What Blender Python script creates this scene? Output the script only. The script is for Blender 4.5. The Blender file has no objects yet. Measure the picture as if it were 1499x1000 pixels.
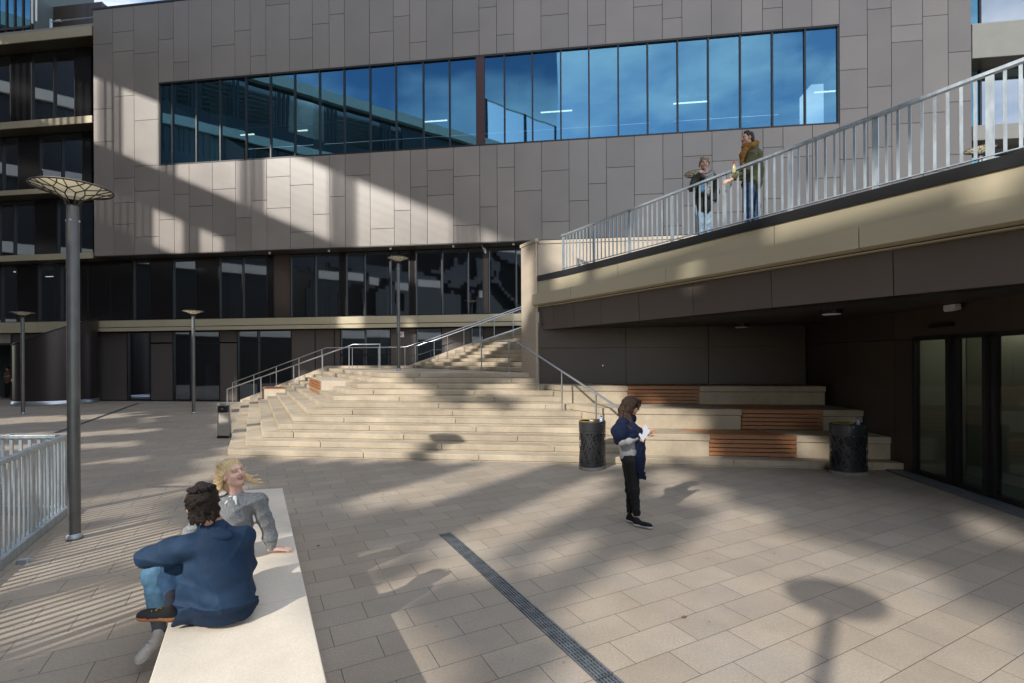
import bpy, math, random
import numpy as np
from mathutils import Vector, Matrix
random.seed(7)
S = bpy.context.scene
C = S.collection
F0, Y0, ROLL, H = 727.0, 528.0, 0.0049, 2.1

# ------------------------------------------------------------------ frames
E1 = np.array([.9916, -.1297]); E2 = np.array([.1297, .9916])      # along / away from the facade
N2 = np.array([.8872, .4613]); D2 = np.array([-.4613, .8872])      # paving frame: across / along
def qd(q, d):
    return np.array([(.9916*q - .4613*d)/.8199, (.8872*d - .1297*q)/.8199])
def qr(q, r):
    return N2*q + D2*r
def sd(s, d):
    return E1*s + E2*d
FO = np.array([-19.4, 25.7]); FD = 22.97
def fac(s, off=0.0):            # point on facade plane, off>0 towards the square
    return FO + E1*s - E2*off
def s_at(px, py=300.0, off=0.0):
    a = ((px-750) - ROLL*(py-Y0))/F0
    O = FO - E2*off
    return (O[1]*a - O[0])/(E1[0] - E1[1]*a)
def z_at(px, py, off=0.0):
    s = s_at(px, py, off); Y = fac(s, off)[1]
    return H + (Y0 - (py + ROLL*(px-750)))/F0*Y

# ------------------------------------------------------------------ materials
def new_mat(name):
    m = bpy.data.materials.new(name); m.use_nodes = True
    return m, m.node_tree.nodes, m.node_tree.links
def col4(c): return (c[0], c[1], c[2], 1)
def simple(name, c, rough=.5, metal=0, noise=0, nscale=8, bump=0, bscale=60, spec=.5, coat=0, c2=None, sheen=0, stretch=None):
    m, n, l = new_mat(name)
    p = n['Principled BSDF']
    p.inputs['Base Color'].default_value = col4(c)
    p.inputs['Roughness'].default_value = rough
    p.inputs['Metallic'].default_value = metal
    p.inputs['Specular IOR Level'].default_value = spec
    if coat: p.inputs['Coat Weight'].default_value = coat
    if sheen: p.inputs['Sheen Weight'].default_value = sheen
    tc = n.new('ShaderNodeTexCoord')
    src = tc.outputs['Object']
    if stretch:
        mp = n.new('ShaderNodeMapping'); mp.inputs['Scale'].default_value = stretch
        l.new(src, mp.inputs['Vector']); src = mp.outputs['Vector']
    if noise or c2:
        t = n.new('ShaderNodeTexNoise'); t.inputs['Scale'].default_value = nscale
        t.inputs['Detail'].default_value = 6; t.inputs['Roughness'].default_value = .6
        l.new(src, t.inputs['Vector'])
        r = n.new('ShaderNodeValToRGB')
        a, b = .32, .68
        r.color_ramp.elements[0].position = a; r.color_ramp.elements[1].position = b
        lo = c if c2 else [x*(1-noise) for x in c]
        hi = c2 if c2 else [min(1, x*(1+noise)) for x in c]
        r.color_ramp.elements[0].color = col4(lo); r.color_ramp.elements[1].color = col4(hi)
        l.new(t.outputs['Fac'], r.inputs['Fac']); l.new(r.outputs['Color'], p.inputs['Base Color'])
        rr = n.new('ShaderNodeMapRange'); rr.inputs['To Min'].default_value = max(0, rough-.08); rr.inputs['To Max'].default_value = min(1, rough+.1)
        l.new(t.outputs['Fac'], rr.inputs['Value']); l.new(rr.outputs['Result'], p.inputs['Roughness'])
    if bump:
        t2 = n.new('ShaderNodeTexNoise'); t2.inputs['Scale'].default_value = bscale; t2.inputs['Detail'].default_value = 4
        l.new(src, t2.inputs['Vector'])
        b = n.new('ShaderNodeBump'); b.inputs['Strength'].default_value = bump; b.inputs['Distance'].default_value = .01
        l.new(t2.outputs['Fac'], b.inputs['Height']); l.new(b.outputs['Normal'], p.inputs['Normal'])
    return m

def stone_mat(name, c, speck=.25, stain=.18):
    m, n, l = new_mat(name); p = n['Principled BSDF']; p.inputs['Roughness'].default_value = .75
    p.inputs['Specular IOR Level'].default_value = .3
    tc = n.new('ShaderNodeTexCoord')
    a = n.new('ShaderNodeTexNoise'); a.inputs['Scale'].default_value = 1.1; a.inputs['Detail'].default_value = 8; a.inputs['Roughness'].default_value = .65
    b = n.new('ShaderNodeTexNoise'); b.inputs['Scale'].default_value = 130; b.inputs['Detail'].default_value = 2
    l.new(tc.outputs['Object'], a.inputs['Vector']); l.new(tc.outputs['Object'], b.inputs['Vector'])
    ra = n.new('ShaderNodeMapRange'); ra.inputs['From Min'].default_value = .3; ra.inputs['From Max'].default_value = .7
    ra.inputs['To Min'].default_value = 1-stain; ra.inputs['To Max'].default_value = 1+stain*.5
    rb = n.new('ShaderNodeMapRange'); rb.inputs['From Min'].default_value = .35; rb.inputs['From Max'].default_value = .65
    rb.inputs['To Min'].default_value = 1-speck*.6; rb.inputs['To Max'].default_value = 1+speck*.5
    l.new(a.outputs['Fac'], ra.inputs['Value']); l.new(b.outputs['Fac'], rb.inputs['Value'])
    mu = n.new('ShaderNodeMath'); mu.operation = 'MULTIPLY'
    l.new(ra.outputs['Result'], mu.inputs[0]); l.new(rb.outputs['Result'], mu.inputs[1])
    at = n.new('ShaderNodeAttribute'); at.attribute_name = 'tone'
    ad = n.new('ShaderNodeMath'); ad.operation = 'ADD'; ad.inputs[1].default_value = 1.0
    l.new(at.outputs['Fac'], ad.inputs[0])
    m2 = n.new('ShaderNodeMath'); m2.operation = 'MULTIPLY'
    l.new(mu.outputs[0], m2.inputs[0]); l.new(ad.outputs[0], m2.inputs[1])
    vm = n.new('ShaderNodeVectorMath'); vm.operation = 'SCALE'; vm.inputs[0].default_value = c
    l.new(m2.outputs[0], vm.inputs['Scale']); l.new(vm.outputs['Vector'], p.inputs['Base Color'])
    bu = n.new('ShaderNodeBump'); bu.inputs['Strength'].default_value = .25; bu.inputs['Distance'].default_value = .004
    l.new(b.outputs['Fac'], bu.inputs['Height']); l.new(bu.outputs['Normal'], p.inputs['Normal'])
    return m

def panel_mat(name, c, rough=.4, metal=0.0, spec=.5, grime=.05):
    m, n, l = new_mat(name); p = n['Principled BSDF']
    p.inputs['Roughness'].default_value = rough; p.inputs['Metallic'].default_value = metal
    p.inputs['Specular IOR Level'].default_value = spec
    at = n.new('ShaderNodeAttribute'); at.attribute_name = 'tone'
    tc = n.new('ShaderNodeTexCoord')
    a = n.new('ShaderNodeTexNoise'); a.inputs['Scale'].default_value = .55; a.inputs['Detail'].default_value = 7
    l.new(tc.outputs['Object'], a.inputs['Vector'])
    ra = n.new('ShaderNodeMapRange'); ra.inputs['From Min'].default_value = .3; ra.inputs['From Max'].default_value = .7
    ra.inputs['To Min'].default_value = 1-grime; ra.inputs['To Max'].default_value = 1+grime
    l.new(a.outputs['Fac'], ra.inputs['Value'])
    ad = n.new('ShaderNodeMath'); ad.operation = 'ADD'
    l.new(at.outputs['Fac'], ad.inputs[0]); l.new(ra.outputs['Result'], ad.inputs[1])
    vm = n.new('ShaderNodeVectorMath'); vm.operation = 'SCALE'; vm.inputs[0].default_value = c
    l.new(ad.outputs[0], vm.inputs['Scale']); l.new(vm.outputs['Vector'], p.inputs['Base Color'])
    rr = n.new('ShaderNodeMapRange'); rr.inputs['To Min'].default_value = rough-.06; rr.inputs['To Max'].default_value = rough+.1
    l.new(a.outputs['Fac'], rr.inputs['Value']); l.new(rr.outputs['Result'], p.inputs['Roughness'])
    return m

def glass_mat(name, tint, refl, fac0=.35, wave=.0, grough=.015):
    m, n, l = new_mat(name); n.remove(n['Principled BSDF'])
    out = n['Material Output']
    tr = n.new('ShaderNodeBsdfTransparent'); tr.inputs['Color'].default_value = col4(tint)
    gl = n.new('ShaderNodeBsdfGlossy'); gl.inputs['Color'].default_value = col4(refl); gl.inputs['Roughness'].default_value = grough
    mx = n.new('ShaderNodeMixShader')
    lw = n.new('ShaderNodeFresnel'); lw.inputs['IOR'].default_value = 1.5
    mr = n.new('ShaderNodeMapRange'); mr.inputs['To Min'].default_value = fac0; mr.inputs['To Max'].default_value = 1
    l.new(lw.outputs[0], mr.inputs['Value']); l.new(mr.outputs[0], mx.inputs[0])
    l.new(tr.outputs[0], mx.inputs[1]); l.new(gl.outputs[0], mx.inputs[2]); l.new(mx.outputs[0], out.inputs['Surface'])
    if wave:
        tc = n.new('ShaderNodeTexCoord')
        mp = n.new('ShaderNodeMapping'); mp.inputs['Scale'].default_value = (1.0, 1.0, .25)
        t = n.new('ShaderNodeTexNoise'); t.inputs['Scale'].default_value = .8; t.inputs['Detail'].default_value = 1
        l.new(tc.outputs['Object'], mp.inputs['Vector']); l.new(mp.outputs[0], t.inputs['Vector'])
        b = n.new('ShaderNodeBump'); b.inputs['Strength'].default_value = wave; b.inputs['Distance'].default_value = .1
        l.new(t.outputs['Fac'], b.inputs['Height']); l.new(b.outputs['Normal'], gl.inputs['Normal'])
    return m

def emit_mat(name, c, s):
    m, n, l = new_mat(name); p = n['Principled BSDF']
    p.inputs['Base Color'].default_value = col4(c)
    p.inputs['Emission Color'].default_value = col4(c); p.inputs['Emission Strength'].default_value = s
    return m

def paving_mat():
    m, n, l = new_mat('paving'); p = n['Principled BSDF']; p.inputs['Specular IOR Level'].default_value = .3
    tc = n.new('ShaderNodeTexCoord')
    # paving frame: x across (N2), y along (D2)
    ang = math.atan2(N2[1], N2[0])
    mp = n.new('ShaderNodeMapping'); mp.vector_type = 'TEXTURE'
    mp.inputs['Rotation'].default_value = (0, 0, ang)
    l.new(tc.outputs['Object'], mp.inputs['Vector'])
    of = n.new('ShaderNodeVectorMath'); of.operation = 'ADD'; of.inputs[1].default_value = (PAVX, PAVY, 0)
    l.new(mp.outputs[0], of.inputs[0])
    # slightly wandering joints
    br = n.new('ShaderNodeTexBrick'); br.inputs['Scale'].default_value = 1
    br.inputs['Brick Width'].default_value = .605; br.inputs['Row Height'].default_value = .2985
    br.inputs['Mortar Size'].default_value = .0028; br.inputs['Mortar Smooth'].default_value = .25; br.inputs['Bias'].default_value = 0
    br.inputs['Color1'].default_value = (0, 0, 0, 1); br.inputs['Color2'].default_value = (1, 1, 1, 1); br.inputs['Mortar'].default_value = (.5, .5, .5, 1)
    br.offset = .5; br.squash = 1
    l.new(of.outputs[0], br.inputs['Vector'])
    def noise(scale, det, rough=.6):
        t = n.new('ShaderNodeTexNoise'); t.inputs['Scale'].default_value = scale; t.inputs['Detail'].default_value = det; t.inputs['Roughness'].default_value = rough
        l.new(tc.outputs['Object'], t.inputs['Vector']); return t
    def mr(src, a, b, c, d):
        r = n.new('ShaderNodeMapRange'); r.inputs['From Min'].default_value = a; r.inputs['From Max'].default_value = b
        r.inputs['To Min'].default_value = c; r.inputs['To Max'].default_value = d; l.new(src, r.inputs['Value']); return r.outputs['Result']
    def mul(a, b):
        x = n.new('ShaderNodeMath'); x.operation = 'MULTIPLY'; l.new(a, x.inputs[0]); l.new(b, x.inputs[1]); return x.outputs[0]
    big = noise(.35, 5); mid = noise(1.7, 8, .7); fine = noise(55, 3, .7); fine2 = noise(170, 2)
    slab = mr(br.outputs['Color'], 0, 1, .91, 1.06)
    v = mul(slab, mr(big.outputs['Fac'], .3, .7, .9, 1.08))
    v = mul(v, mr(mid.outputs['Fac'], .3, .7, .9, 1.06))
    v = mul(v, mr(fine.outputs['Fac'], .3, .7, .86, 1.12))
    v = mul(v, mr(fine2.outputs['Fac'], .3, .7, .88, 1.12))
    # dark pock marks
    vo = n.new('ShaderNodeTexVoronoi'); vo.inputs['Scale'].default_value = 16; l.new(tc.outputs['Object'], vo.inputs['Vector'])
    pk = mr(vo.outputs['Distance'], .06, .12, .72, 1)
    sel = noise(2.3, 2); pk2 = n.new('ShaderNodeMix'); pk2.data_type = 'FLOAT'
    l.new(mr(sel.outputs['Fac'], .5, .6, 0, 1), pk2.inputs[0]); pk2.inputs[2].default_value = 1; l.new(pk, pk2.inputs[3])
    v = mul(v, pk2.outputs[0])
    gm = n.new('ShaderNodeTexVoronoi'); gm.inputs['Scale'].default_value = 3.2; gm.inputs['Randomness'].default_value = 1; l.new(tc.outputs['Object'], gm.inputs['Vector'])
    v = mul(v, mr(gm.outputs['Distance'], .035, .06, .74, 1))
    wear = noise(.16, 6, .7); v = mul(v, mr(wear.outputs['Fac'], .35, .65, .88, 1.06))
    gap = mr(br.outputs['Fac'], 0, 1, 1, .28)
    v = mul(v, gap)
    tint = n.new('ShaderNodeMix'); tint.data_type = 'RGBA'
    tint.inputs[6].default_value = (.415, .340, .258, 1); tint.inputs[7].default_value = (.385, .332, .268, 1)
    hue = noise(.9, 3); l.new(mr(hue.outputs['Fac'], .35, .65, 0, 1), tint.inputs[0])
    # rust-brown water stains
    st = noise(.8, 9, .75); rust = n.new('ShaderNodeMix'); rust.data_type = 'RGBA'
    l.new(mr(st.outputs['Fac'], .6, .76, 0, .4), rust.inputs[0]); l.new(tint.outputs[2], rust.inputs[6]); rust.inputs[7].default_value = (.26, .175, .11, 1)
    vm = n.new('ShaderNodeVectorMath'); vm.operation = 'SCALE'; l.new(rust.outputs[2], vm.inputs[0]); l.new(v, vm.inputs['Scale'])
    l.new(vm.outputs[0], p.inputs['Base Color'])
    l.new(mr(mid.outputs['Fac'], .3, .7, .62, .85), p.inputs['Roughness'])
    hb = n.new('ShaderNodeMath'); hb.operation = 'SUBTRACT'
    l.new(mr(fine.outputs['Fac'], 0, 1, 0, .25), hb.inputs[0]); l.new(br.outputs['Fac'], hb.inputs[1])
    bu = n.new('ShaderNodeBump'); bu.inputs['Strength'].default_value = .5; bu.inputs['Distance'].default_value = .006
    l.new(hb.outputs[0], bu.inputs['Height']); l.new(bu.outputs[0], p.inputs['Normal'])
    return m
# brick grid phase: row boundary at r = 4.145, cross joint at m = .82 in the row below it
PAVX, PAVY = 0.0, 0.0
def _phase():
    global PAVX, PAVY
    rb = 4.145; PAVY = -(rb % .2985) + .2985*2
    row = math.floor((rb - .001 + PAVY)/.2985)
    off = .3025 if (row % 2) else 0
    PAVX = -((.82 + off) % .605) + .605*4
    # brick texture shifts odd rows by offset*width
_phase()

M = {}
M['paving'] = paving_mat()
M['stone'] = stone_mat('sandstone', (.47, .392, .285), stain=.3)
M['stone_wall'] = stone_mat('smooth_stone', (.50, .42, .325), speck=.12, stain=.14)
M['bench_stone'] = stone_mat('bench_stone', (.68, .60, .485), speck=.12, stain=.17)
M['clad'] = panel_mat('taupe_cladding', (.265, .232, .205), rough=.34, spec=.6, grime=.07)
M['pale_band'] = panel_mat('pale_fascia', (.75, .70, .60), rough=.5)
M['bin_foot'] = simple('bin_foot', (.20, .19, .175), .8, noise=.15, nscale=14)
M['leaf_yellow'] = simple('leaf_yellow', (.35, .38, .06), .6); M['leaf_orange'] = simple('leaf_orange', (.42, .17, .04), .6); M['leaf_brown'] = simple('leaf_brown', (.16, .08, .035), .7)
M['gold'] = panel_mat('champagne_panel', (.50, .435, .30), rough=.36, metal=.2)
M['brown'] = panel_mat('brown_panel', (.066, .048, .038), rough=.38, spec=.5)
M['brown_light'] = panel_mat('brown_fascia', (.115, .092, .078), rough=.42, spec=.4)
M['darkpanel'] = panel_mat('dark_panel', (.014, .012, .013), rough=.16, spec=.5)
M['taupe_dark'] = panel_mat('ground_panel', (.095, .080, .072), rough=.45)
M['black'] = simple('black_metal', (.012, .012, .013), .35)
M['frame'] = simple('window_frame', (.016, .013, .012), .4)
M['redframe'] = simple('rust_frame', (.06, .022, .018), .45)
M['galv'] = simple('galvanised', (.40, .45, .48), .45, .6, noise=.18, nscale=14, stretch=(1, 1, .3))
M['steel'] = simple('brushed_steel', (.56, .58, .60), .3, .9)
M['wood'] = simple('hardwood', (.26, .105, .042), .5, noise=0, c2=(.42, .19, .08), nscale=9, stretch=(.6, 6, 14), bump=.1)
M['pole'] = simple('lamp_pole', (.12, .118, .108), .38, .3, noise=.15, nscale=5)
M['diffuser'] = simple('lamp_diffuser', (.62, .56, .44), .5)
_n = M['diffuser'].node_tree; _t = _n.nodes.new('ShaderNodeBsdfTranslucent'); _t.inputs[0].default_value = (.85, .78, .62, 1); _m = _n.nodes.new('ShaderNodeMixShader'); _m.inputs[0].default_value = .65
_n.links.new(_n.nodes['Principled BSDF'].outputs[0], _m.inputs[1]); _n.links.new(_t.outputs[0], _m.inputs[2]); _n.links.new(_m.outputs[0], _n.nodes['Material Output'].inputs[0])
M['bin'] = simple('bin_metal', (.026, .027, .030), .42, .2)
M['concrete'] = simple('concrete', (.36, .34, .31), .8, noise=.12, nscale=12)
M['glass_strip'] = glass_mat('strip_glass', (.30, .46, .50), (.17, .40, .56), .50, .035)
M['glass_dark'] = glass_mat('dark_glass', (.26, .30, .32), (.66, .74, .84), .42, .05, .03)
M['glass_door'] = glass_mat('door_glass', (.66, .70, .67), (.8, .85, .9), .11)
M['interior'] = simple('interior_wall', (.10, .13, .135), .8)
M['ceiling'] = simple('interior_ceiling', (.10, .11, .11), .8)
M['int_col'] = simple('interior_column', (.36, .46, .40), .7)
M['tube'] = emit_mat('tube_light', (1, .93, .8), 2.2)
M['room_green'] = simple('pale_green_wall', (.42, .44, .36), .7)
M['room_floor'] = simple('teal_floor', (.07, .13, .12), .35)
M['white'] = simple('white_paint', (.75, .75, .74), .5)
M['soffit'] = simple('soffit', (.05, .043, .038), .45, noise=.1, nscale=1)
M['olive_soffit'] = simple('olive_soffit', (.075, .064, .04), .4)

# ------------------------------------------------------------------ mesh builder
ORIG = {}
class MB:
    def __init__(s): s.v = []; s.f = []; s.m = []; s.t = []
    def add(s, vs, fs, mi=0, tone=0.0):
        o = len(s.v); s.v += [tuple(float(c) for c in v) for v in vs]
        for f in fs: s.f.append(tuple(i+o for i in f)); s.m.append(mi); s.t.append(tone)
    def prism(s, poly, z0, z1, mi=0, tone=0.0):
        n = len(poly); z0 = [z0]*n if np.isscalar(z0) else z0; z1 = [z1]*n if np.isscalar(z1) else z1
        a = sum(poly[i][0]*poly[(i+1) % n][1]-poly[(i+1) % n][0]*poly[i][1] for i in range(n))
        idx = list(range(n)) if a > 0 else list(range(n))[::-1]
        vs = [(poly[i][0], poly[i][1], z0[i]) for i in idx] + [(poly[i][0], poly[i][1], z1[i]) for i in idx]
        fs = [tuple(range(n))[::-1], tuple(range(n, 2*n))] + [(i, (i+1) % n, n+(i+1) % n, n+i) for i in range(n)]
        s.add(vs, fs, mi, tone)
    def wall(s, a, b, z0, z1, th, mi=0, tone=0.0):
        """vertical slab from a to b (xy), thickness th to the LEFT of a->b"""
        a = np.array(a, float); b = np.array(b, float); d = b-a; d /= np.linalg.norm(d)
        nrm = np.array([-d[1], d[0]])*th
        s.prism([a, b, b+nrm, a+nrm], z0, z1, mi, tone)
    def box(s, c, x, y, z, mi=0, tone=0.0):
        """centre c, half-extent vectors x y z"""
        c, x, y, z = (np.array(k, float) for k in (c, x, y, z))
        vs = [c+i*x+j*y+k*z for k in (-1, 1) for j in (-1, 1) for i in (-1, 1)]
        s.add(vs, [(0, 2, 3, 1), (4, 5, 7, 6), (0, 1, 5, 4), (2, 6, 7, 3), (0, 4, 6, 2), (1, 3, 7, 5)], mi, tone)
    def beam(s, a, b, w, h, mi=0, up=(0, 0, 1), tone=0.0):
        a = np.array(a, float); b = np.array(b, float); d = b-a; L = np.linalg.norm(d); d = d/L
        u = np.array(up, float); r = np.cross(d, u)
        if np.linalg.norm(r) < 1e-4: r = np.cross(d, (1, 0, 0))
        r /= np.linalg.norm(r); u = np.cross(r, d)
        s.box((a+b)/2, r*w/2, d*L/2, u*h/2, mi, tone)
    def tube(s, pts, r, seg=8, mi=0, cap=True):
        pts = [np.array(p, float) for p in pts]; n = len(pts)
        rs = [r]*n if np.isscalar(r) else r
        base = len(s.v); prev = None
        for i, p in enumerate(pts):
            d = pts[min(i+1, n-1)]-pts[max(i-1, 0)]; d /= max(1e-9, np.linalg.norm(d))
            if prev is None:
                x = np.cross(d, (0, 0, 1));
                if np.linalg.norm(x) < .1: x = np.cross(d, (1, 0, 0))
            else: x = prev-d*np.dot(prev, d)
            x /= np.linalg.norm(x); y = np.cross(d, x); prev = x
            for k in range(seg):
                t = 2*math.pi*k/seg; s.v.append(tuple(p+rs[i]*(x*math.cos(t)+y*math.sin(t))))
        for i in range(n-1):
            for k in range(seg):
                a = base+i*seg+k; b = base+i*seg+(k+1) % seg
                s.f.append((a, b, b+seg, a+seg)); s.m.append(mi); s.t.append(0.0)
        if cap:
            s.f.append(tuple(base+k for k in range(seg))[::-1]); s.m.append(mi); s.t.append(0.0)
            s.f.append(tuple(base+(n-1)*seg+k for k in range(seg))); s.m.append(mi); s.t.append(0.0)
    def lathe(s, prof, c, seg=32, mi=0, ex=1.0, ey=1.0, rot=0.0):
        base = len(s.v); n = len(prof)
        for r, z in prof:
            for k in range(seg):
                t = 2*math.pi*k/seg; x = r*ex*math.cos(t); y = r*ey*math.sin(t)
                s.v.append((c[0]+x*math.cos(rot)-y*math.sin(rot), c[1]+x*math.sin(rot)+y*math.cos(rot), c[2]+z))
        for i in range(n-1):
            for k in range(seg):
                a = base+i*seg+k; b = base+i*seg+(k+1) % seg
                s.f.append((a, b, b+seg, a+seg)); s.m.append(mi); s.t.append(0.0)
    def build(s, name, mats, parent=None, smooth=False, bevel=0, recalc=False, loc=None):
        me = bpy.data.meshes.new(name)
        o3 = np.array(ORIG.get(parent.name, (0, 0, 0)) if parent else (loc if loc is not None else (0, 0, 0)), float)
        me.from_pydata([(v[0]-o3[0], v[1]-o3[1], v[2]-o3[2]) for v in s.v], [], s.f)
        if not isinstance(mats, (list, tuple)): mats = [mats]
        for m in mats: me.materials.append(m)
        if len(mats) > 1: me.polygons.foreach_set('material_index', s.m)
        if any(s.t):
            at = me.attributes.new('tone', 'FLOAT', 'FACE'); at.data.foreach_set('value', s.t)
        if smooth: me.polygons.foreach_set('use_smooth', [True]*len(me.polygons))
        me.update()
        ob = bpy.data.objects.new(name, me); C.objects.link(ob)
        if parent: ob.parent = parent; ORIG[ob.name] = tuple(o3)
        elif loc is not None: ob.location = loc; ORIG[ob.name] = tuple(loc)
        if bevel:
            md = ob.modifiers.new('bevel', 'BEVEL'); md.width = bevel; md.segments = 2; md.limit_method = 'ANGLE'; md.angle_limit = math.radians(50)
        if smooth:
            md = ob.modifiers.new('edge', 'EDGE_SPLIT') if smooth == 'split' else None
            if md: md.split_angle = math.radians(40)
        return ob
def tag(o, label, cat, group=None):
    o['label'] = label; o['category'] = cat
    if group: o['group'] = group
    return o
def thing(name, label, cat, loc=(0, 0, 0), group=None):
    o = bpy.data.objects.new(name, None); C.objects.link(o); o.location = loc; o.empty_display_size = .2
    ORIG[o.name] = tuple(loc); return tag(o, label, cat, group)
def struct(o): o['kind'] = 'structure'; return o
def xyz(p, z): return (p[0], p[1], z)
def copy_tree(o, loc, label=None, rz=None):
    c = o.copy(); C.objects.link(c); c.location = loc
    if label: c['label'] = label
    if rz is not None: c.rotation_euler.z = rz
    def rec(src, dst):
        for ch in list(src.children):
            k = ch.copy(); C.objects.link(k); k.parent = dst; rec(ch, k)
    rec(o, c)
    return c
SUN_AZ, SUN_EL, EXPO = 36, 31, .82
# ================================================================== ground
g = MB(); g.add([(-300, -300, 0), (300, -300, 0), (300, 300, 0), (-300, 300, 0)], [(0, 1, 2, 3)])
struct(g.build('paved_ground', M['paving']))

# ================================================================== office building (upper volume + recessed storeys)
root = thing('office_building', 'taupe panelled office building with a long blue ribbon window above the stairs', 'building', (float(fac(10)[0]), float(fac(10)[1]), 0))
OB = root
ZT, ZB = 20.6, 7.7
cols = [137.5,166.2,197,233,255,277,311,345,367.5,390.5,425,458.5,483,505.5,542,577,601,625.5,664,702.5,728,753.3,793.2,833.2,861.5,888,929,970.8,999.6,1042.7,1087,1117.4,1146.7,1189.9,1229.9,1270.9,1306,1351.9,1389.2,1423.3]
full = {0: [64,158.6,207], 1: [45.6,74.6,140,260.5,296,327.6], 2: [77,175,242,279,346], 34: [52,101,158,232,300], 35: [12,126,215,290], 36: [36,60,180,262], 37: [22,164,250], 38: [75,148,225,300]}
up = {3: [57],4: [90],6: [66],7: [44],8: [81],9: [6],10: [56],11: [34],12: [20],14: [46],15: [23],16: [61],18: [46],19: [10],20: [50],22: [21],24: [36],26: [8],27: [26],31: [11],23: [],29: [-25],13: [-30],5: [-20],17: [-28]}
lo = {3: [321],4: [284],5: [301],6: [276,344],7: [318],8: [293],9: [258,304],10: [270,339],11: [313],12: [287],13: [256],14: [334],15: [307.5],16: [273],17: [248.5,285],18: [257,329],19: [302],20: [244.5],21: [278.5],22: [249,323.6],23: [293],24: [268],25: [244],26: [283.6],27: [261,330],28: [227.6,300],29: [234.5,310],30: [260],31: [215,290],32: [229,320],33: [260]}
WZ1, WZ0 = 16.50, 12.24
sc = [s_at(p, 200) for p in cols]
clad = MB(); back = MB()
def panel(mb, s0, s1, z0, z1, off, g=.011, th=.05, tone=0.0, mi=0):
    a = fac(s0+g, off); b = fac(s1-g, off); mb.wall(a, b, z0+g, z1-g, th, mi, tone)
for i in range(len(cols)-1):
    def run(zlist, zb, zt):
        zs = sorted([z for z in zlist if zb+.3 < z < zt-.3]+[zb, zt])
        for a, b in zip(zs[:-1], zs[1:]):
            panel(clad, sc[i], sc[i+1], a, b, 0, tone=random.choice((-.09, -.03, 0, .03, .07))+random.uniform(-.03, .03))
    cx = (cols[i]+cols[i+1])/2
    if i in full: run([z_at(cx, y) for y in full[i]], ZB, ZT)
    else:
        run([z_at(cx, y) for y in up.get(i, [])], WZ1, ZT)
        run([z_at(cx, y) for y in lo.get(i, [])], ZB, WZ0)
clad.build('cladding', M['clad'], root)
s0, s1 = sc[0], sc[-1]; wa, wb = sc[3], sc[34]
for (a, b, z0, z1) in ((s0+.005, wa, ZB, ZT), (wb, s1-.005, ZB, ZT), (wa, wb, WZ1, ZT), (wa, wb, ZB, WZ0)):
    back.wall(fac(a, -.065), fac(b, -.065), z0+.004, z1-.004, .2)
back.wall(fac(s0+.005, -.065), fac(s0+.005, -12), ZB, ZT, -.2); back.wall(fac(s1-.005, -.065), fac(s1-.005, -12), ZB, ZT, .2)
back.build('backing_wall', M['black'], root)
cp = MB(); cp.wall(fac(s0-.03, .03), fac(s1+.03, .03), ZT, ZT+.09, .4); cp.build('parapet_cap', M['frame'], root)
rf = MB(); rf.prism([fac(s0, -.3), fac(s1, -.3), fac(s1, -12), fac(s0, -12)], ZT-.4, ZT-.2); rf.build('roof', M['concrete'], root)
sf = MB(); sf.prism([fac(s0, 0.0), fac(s1, 0.0), fac(s1, -.9), fac(s0, -.9)], ZB-.04, ZB-.003); sf.build('soffit', M['soffit'], root)

# ribbon window
mull = [251.6,287,322,360,396,431.5,468,504,542,580,620,658.5,698,709,739,780,821.6,863,906,949,993,1038,1085,1132,1180]
fr = MB(); ed = [wa]+[s_at(p, 190) for p in mull]+[wb]
def fb(a, b, z0, z1, off=-.02, th=.12): fr.wall(fac(a, off), fac(b, off), z0, z1, th)
fb(wa, wb, WZ1-.075, WZ1, .004); fb(wa, wb, WZ0, WZ0+.06, .004)
fb(wa, wa+.07, WZ0+.06, WZ1-.075); fb(wb-.07, wb, WZ0+.06, WZ1-.075)
for p, s in zip(mull, ed[1:-1]):
    if p in (698, 709): continue
    fb(s-.035, s+.035, WZ0+.06, WZ1-.075)
wf = fr.build('window_frame', M['frame'], root)
r_ = MB(); a, b = s_at(698, 150), s_at(709, 150); r_.wall(fac(a-.02, .0), fac(b+.02, .0), WZ0+.06, WZ1-.075, .14); r_.build('mullion_cover', M['redframe'], root)
for k in range(len(ed)-1):
    if k == 13: continue
    a, b = ed[k]+.036, ed[k+1]-.036
    if k == 12: b -= .0
    if k == 14: a += .0
    p = MB(); o1, o2 = -.09+random.uniform(-.004, .004), -.09+random.uniform(-.004, .004)
    tz = random.uniform(-.006, .006)
    A0, B0 = fac(a, o1-tz), fac(b, o2-tz); A1, B1 = fac(a, o1+tz), fac(b, o2+tz)
    p.add([xyz(A0, WZ0+.06), xyz(B0, WZ0+.06), xyz(B1, WZ1-.075), xyz(A1, WZ1-.075)], [(0, 1, 2, 3)])
    p.build('window_pane', M['glass_strip'], wf)
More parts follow.
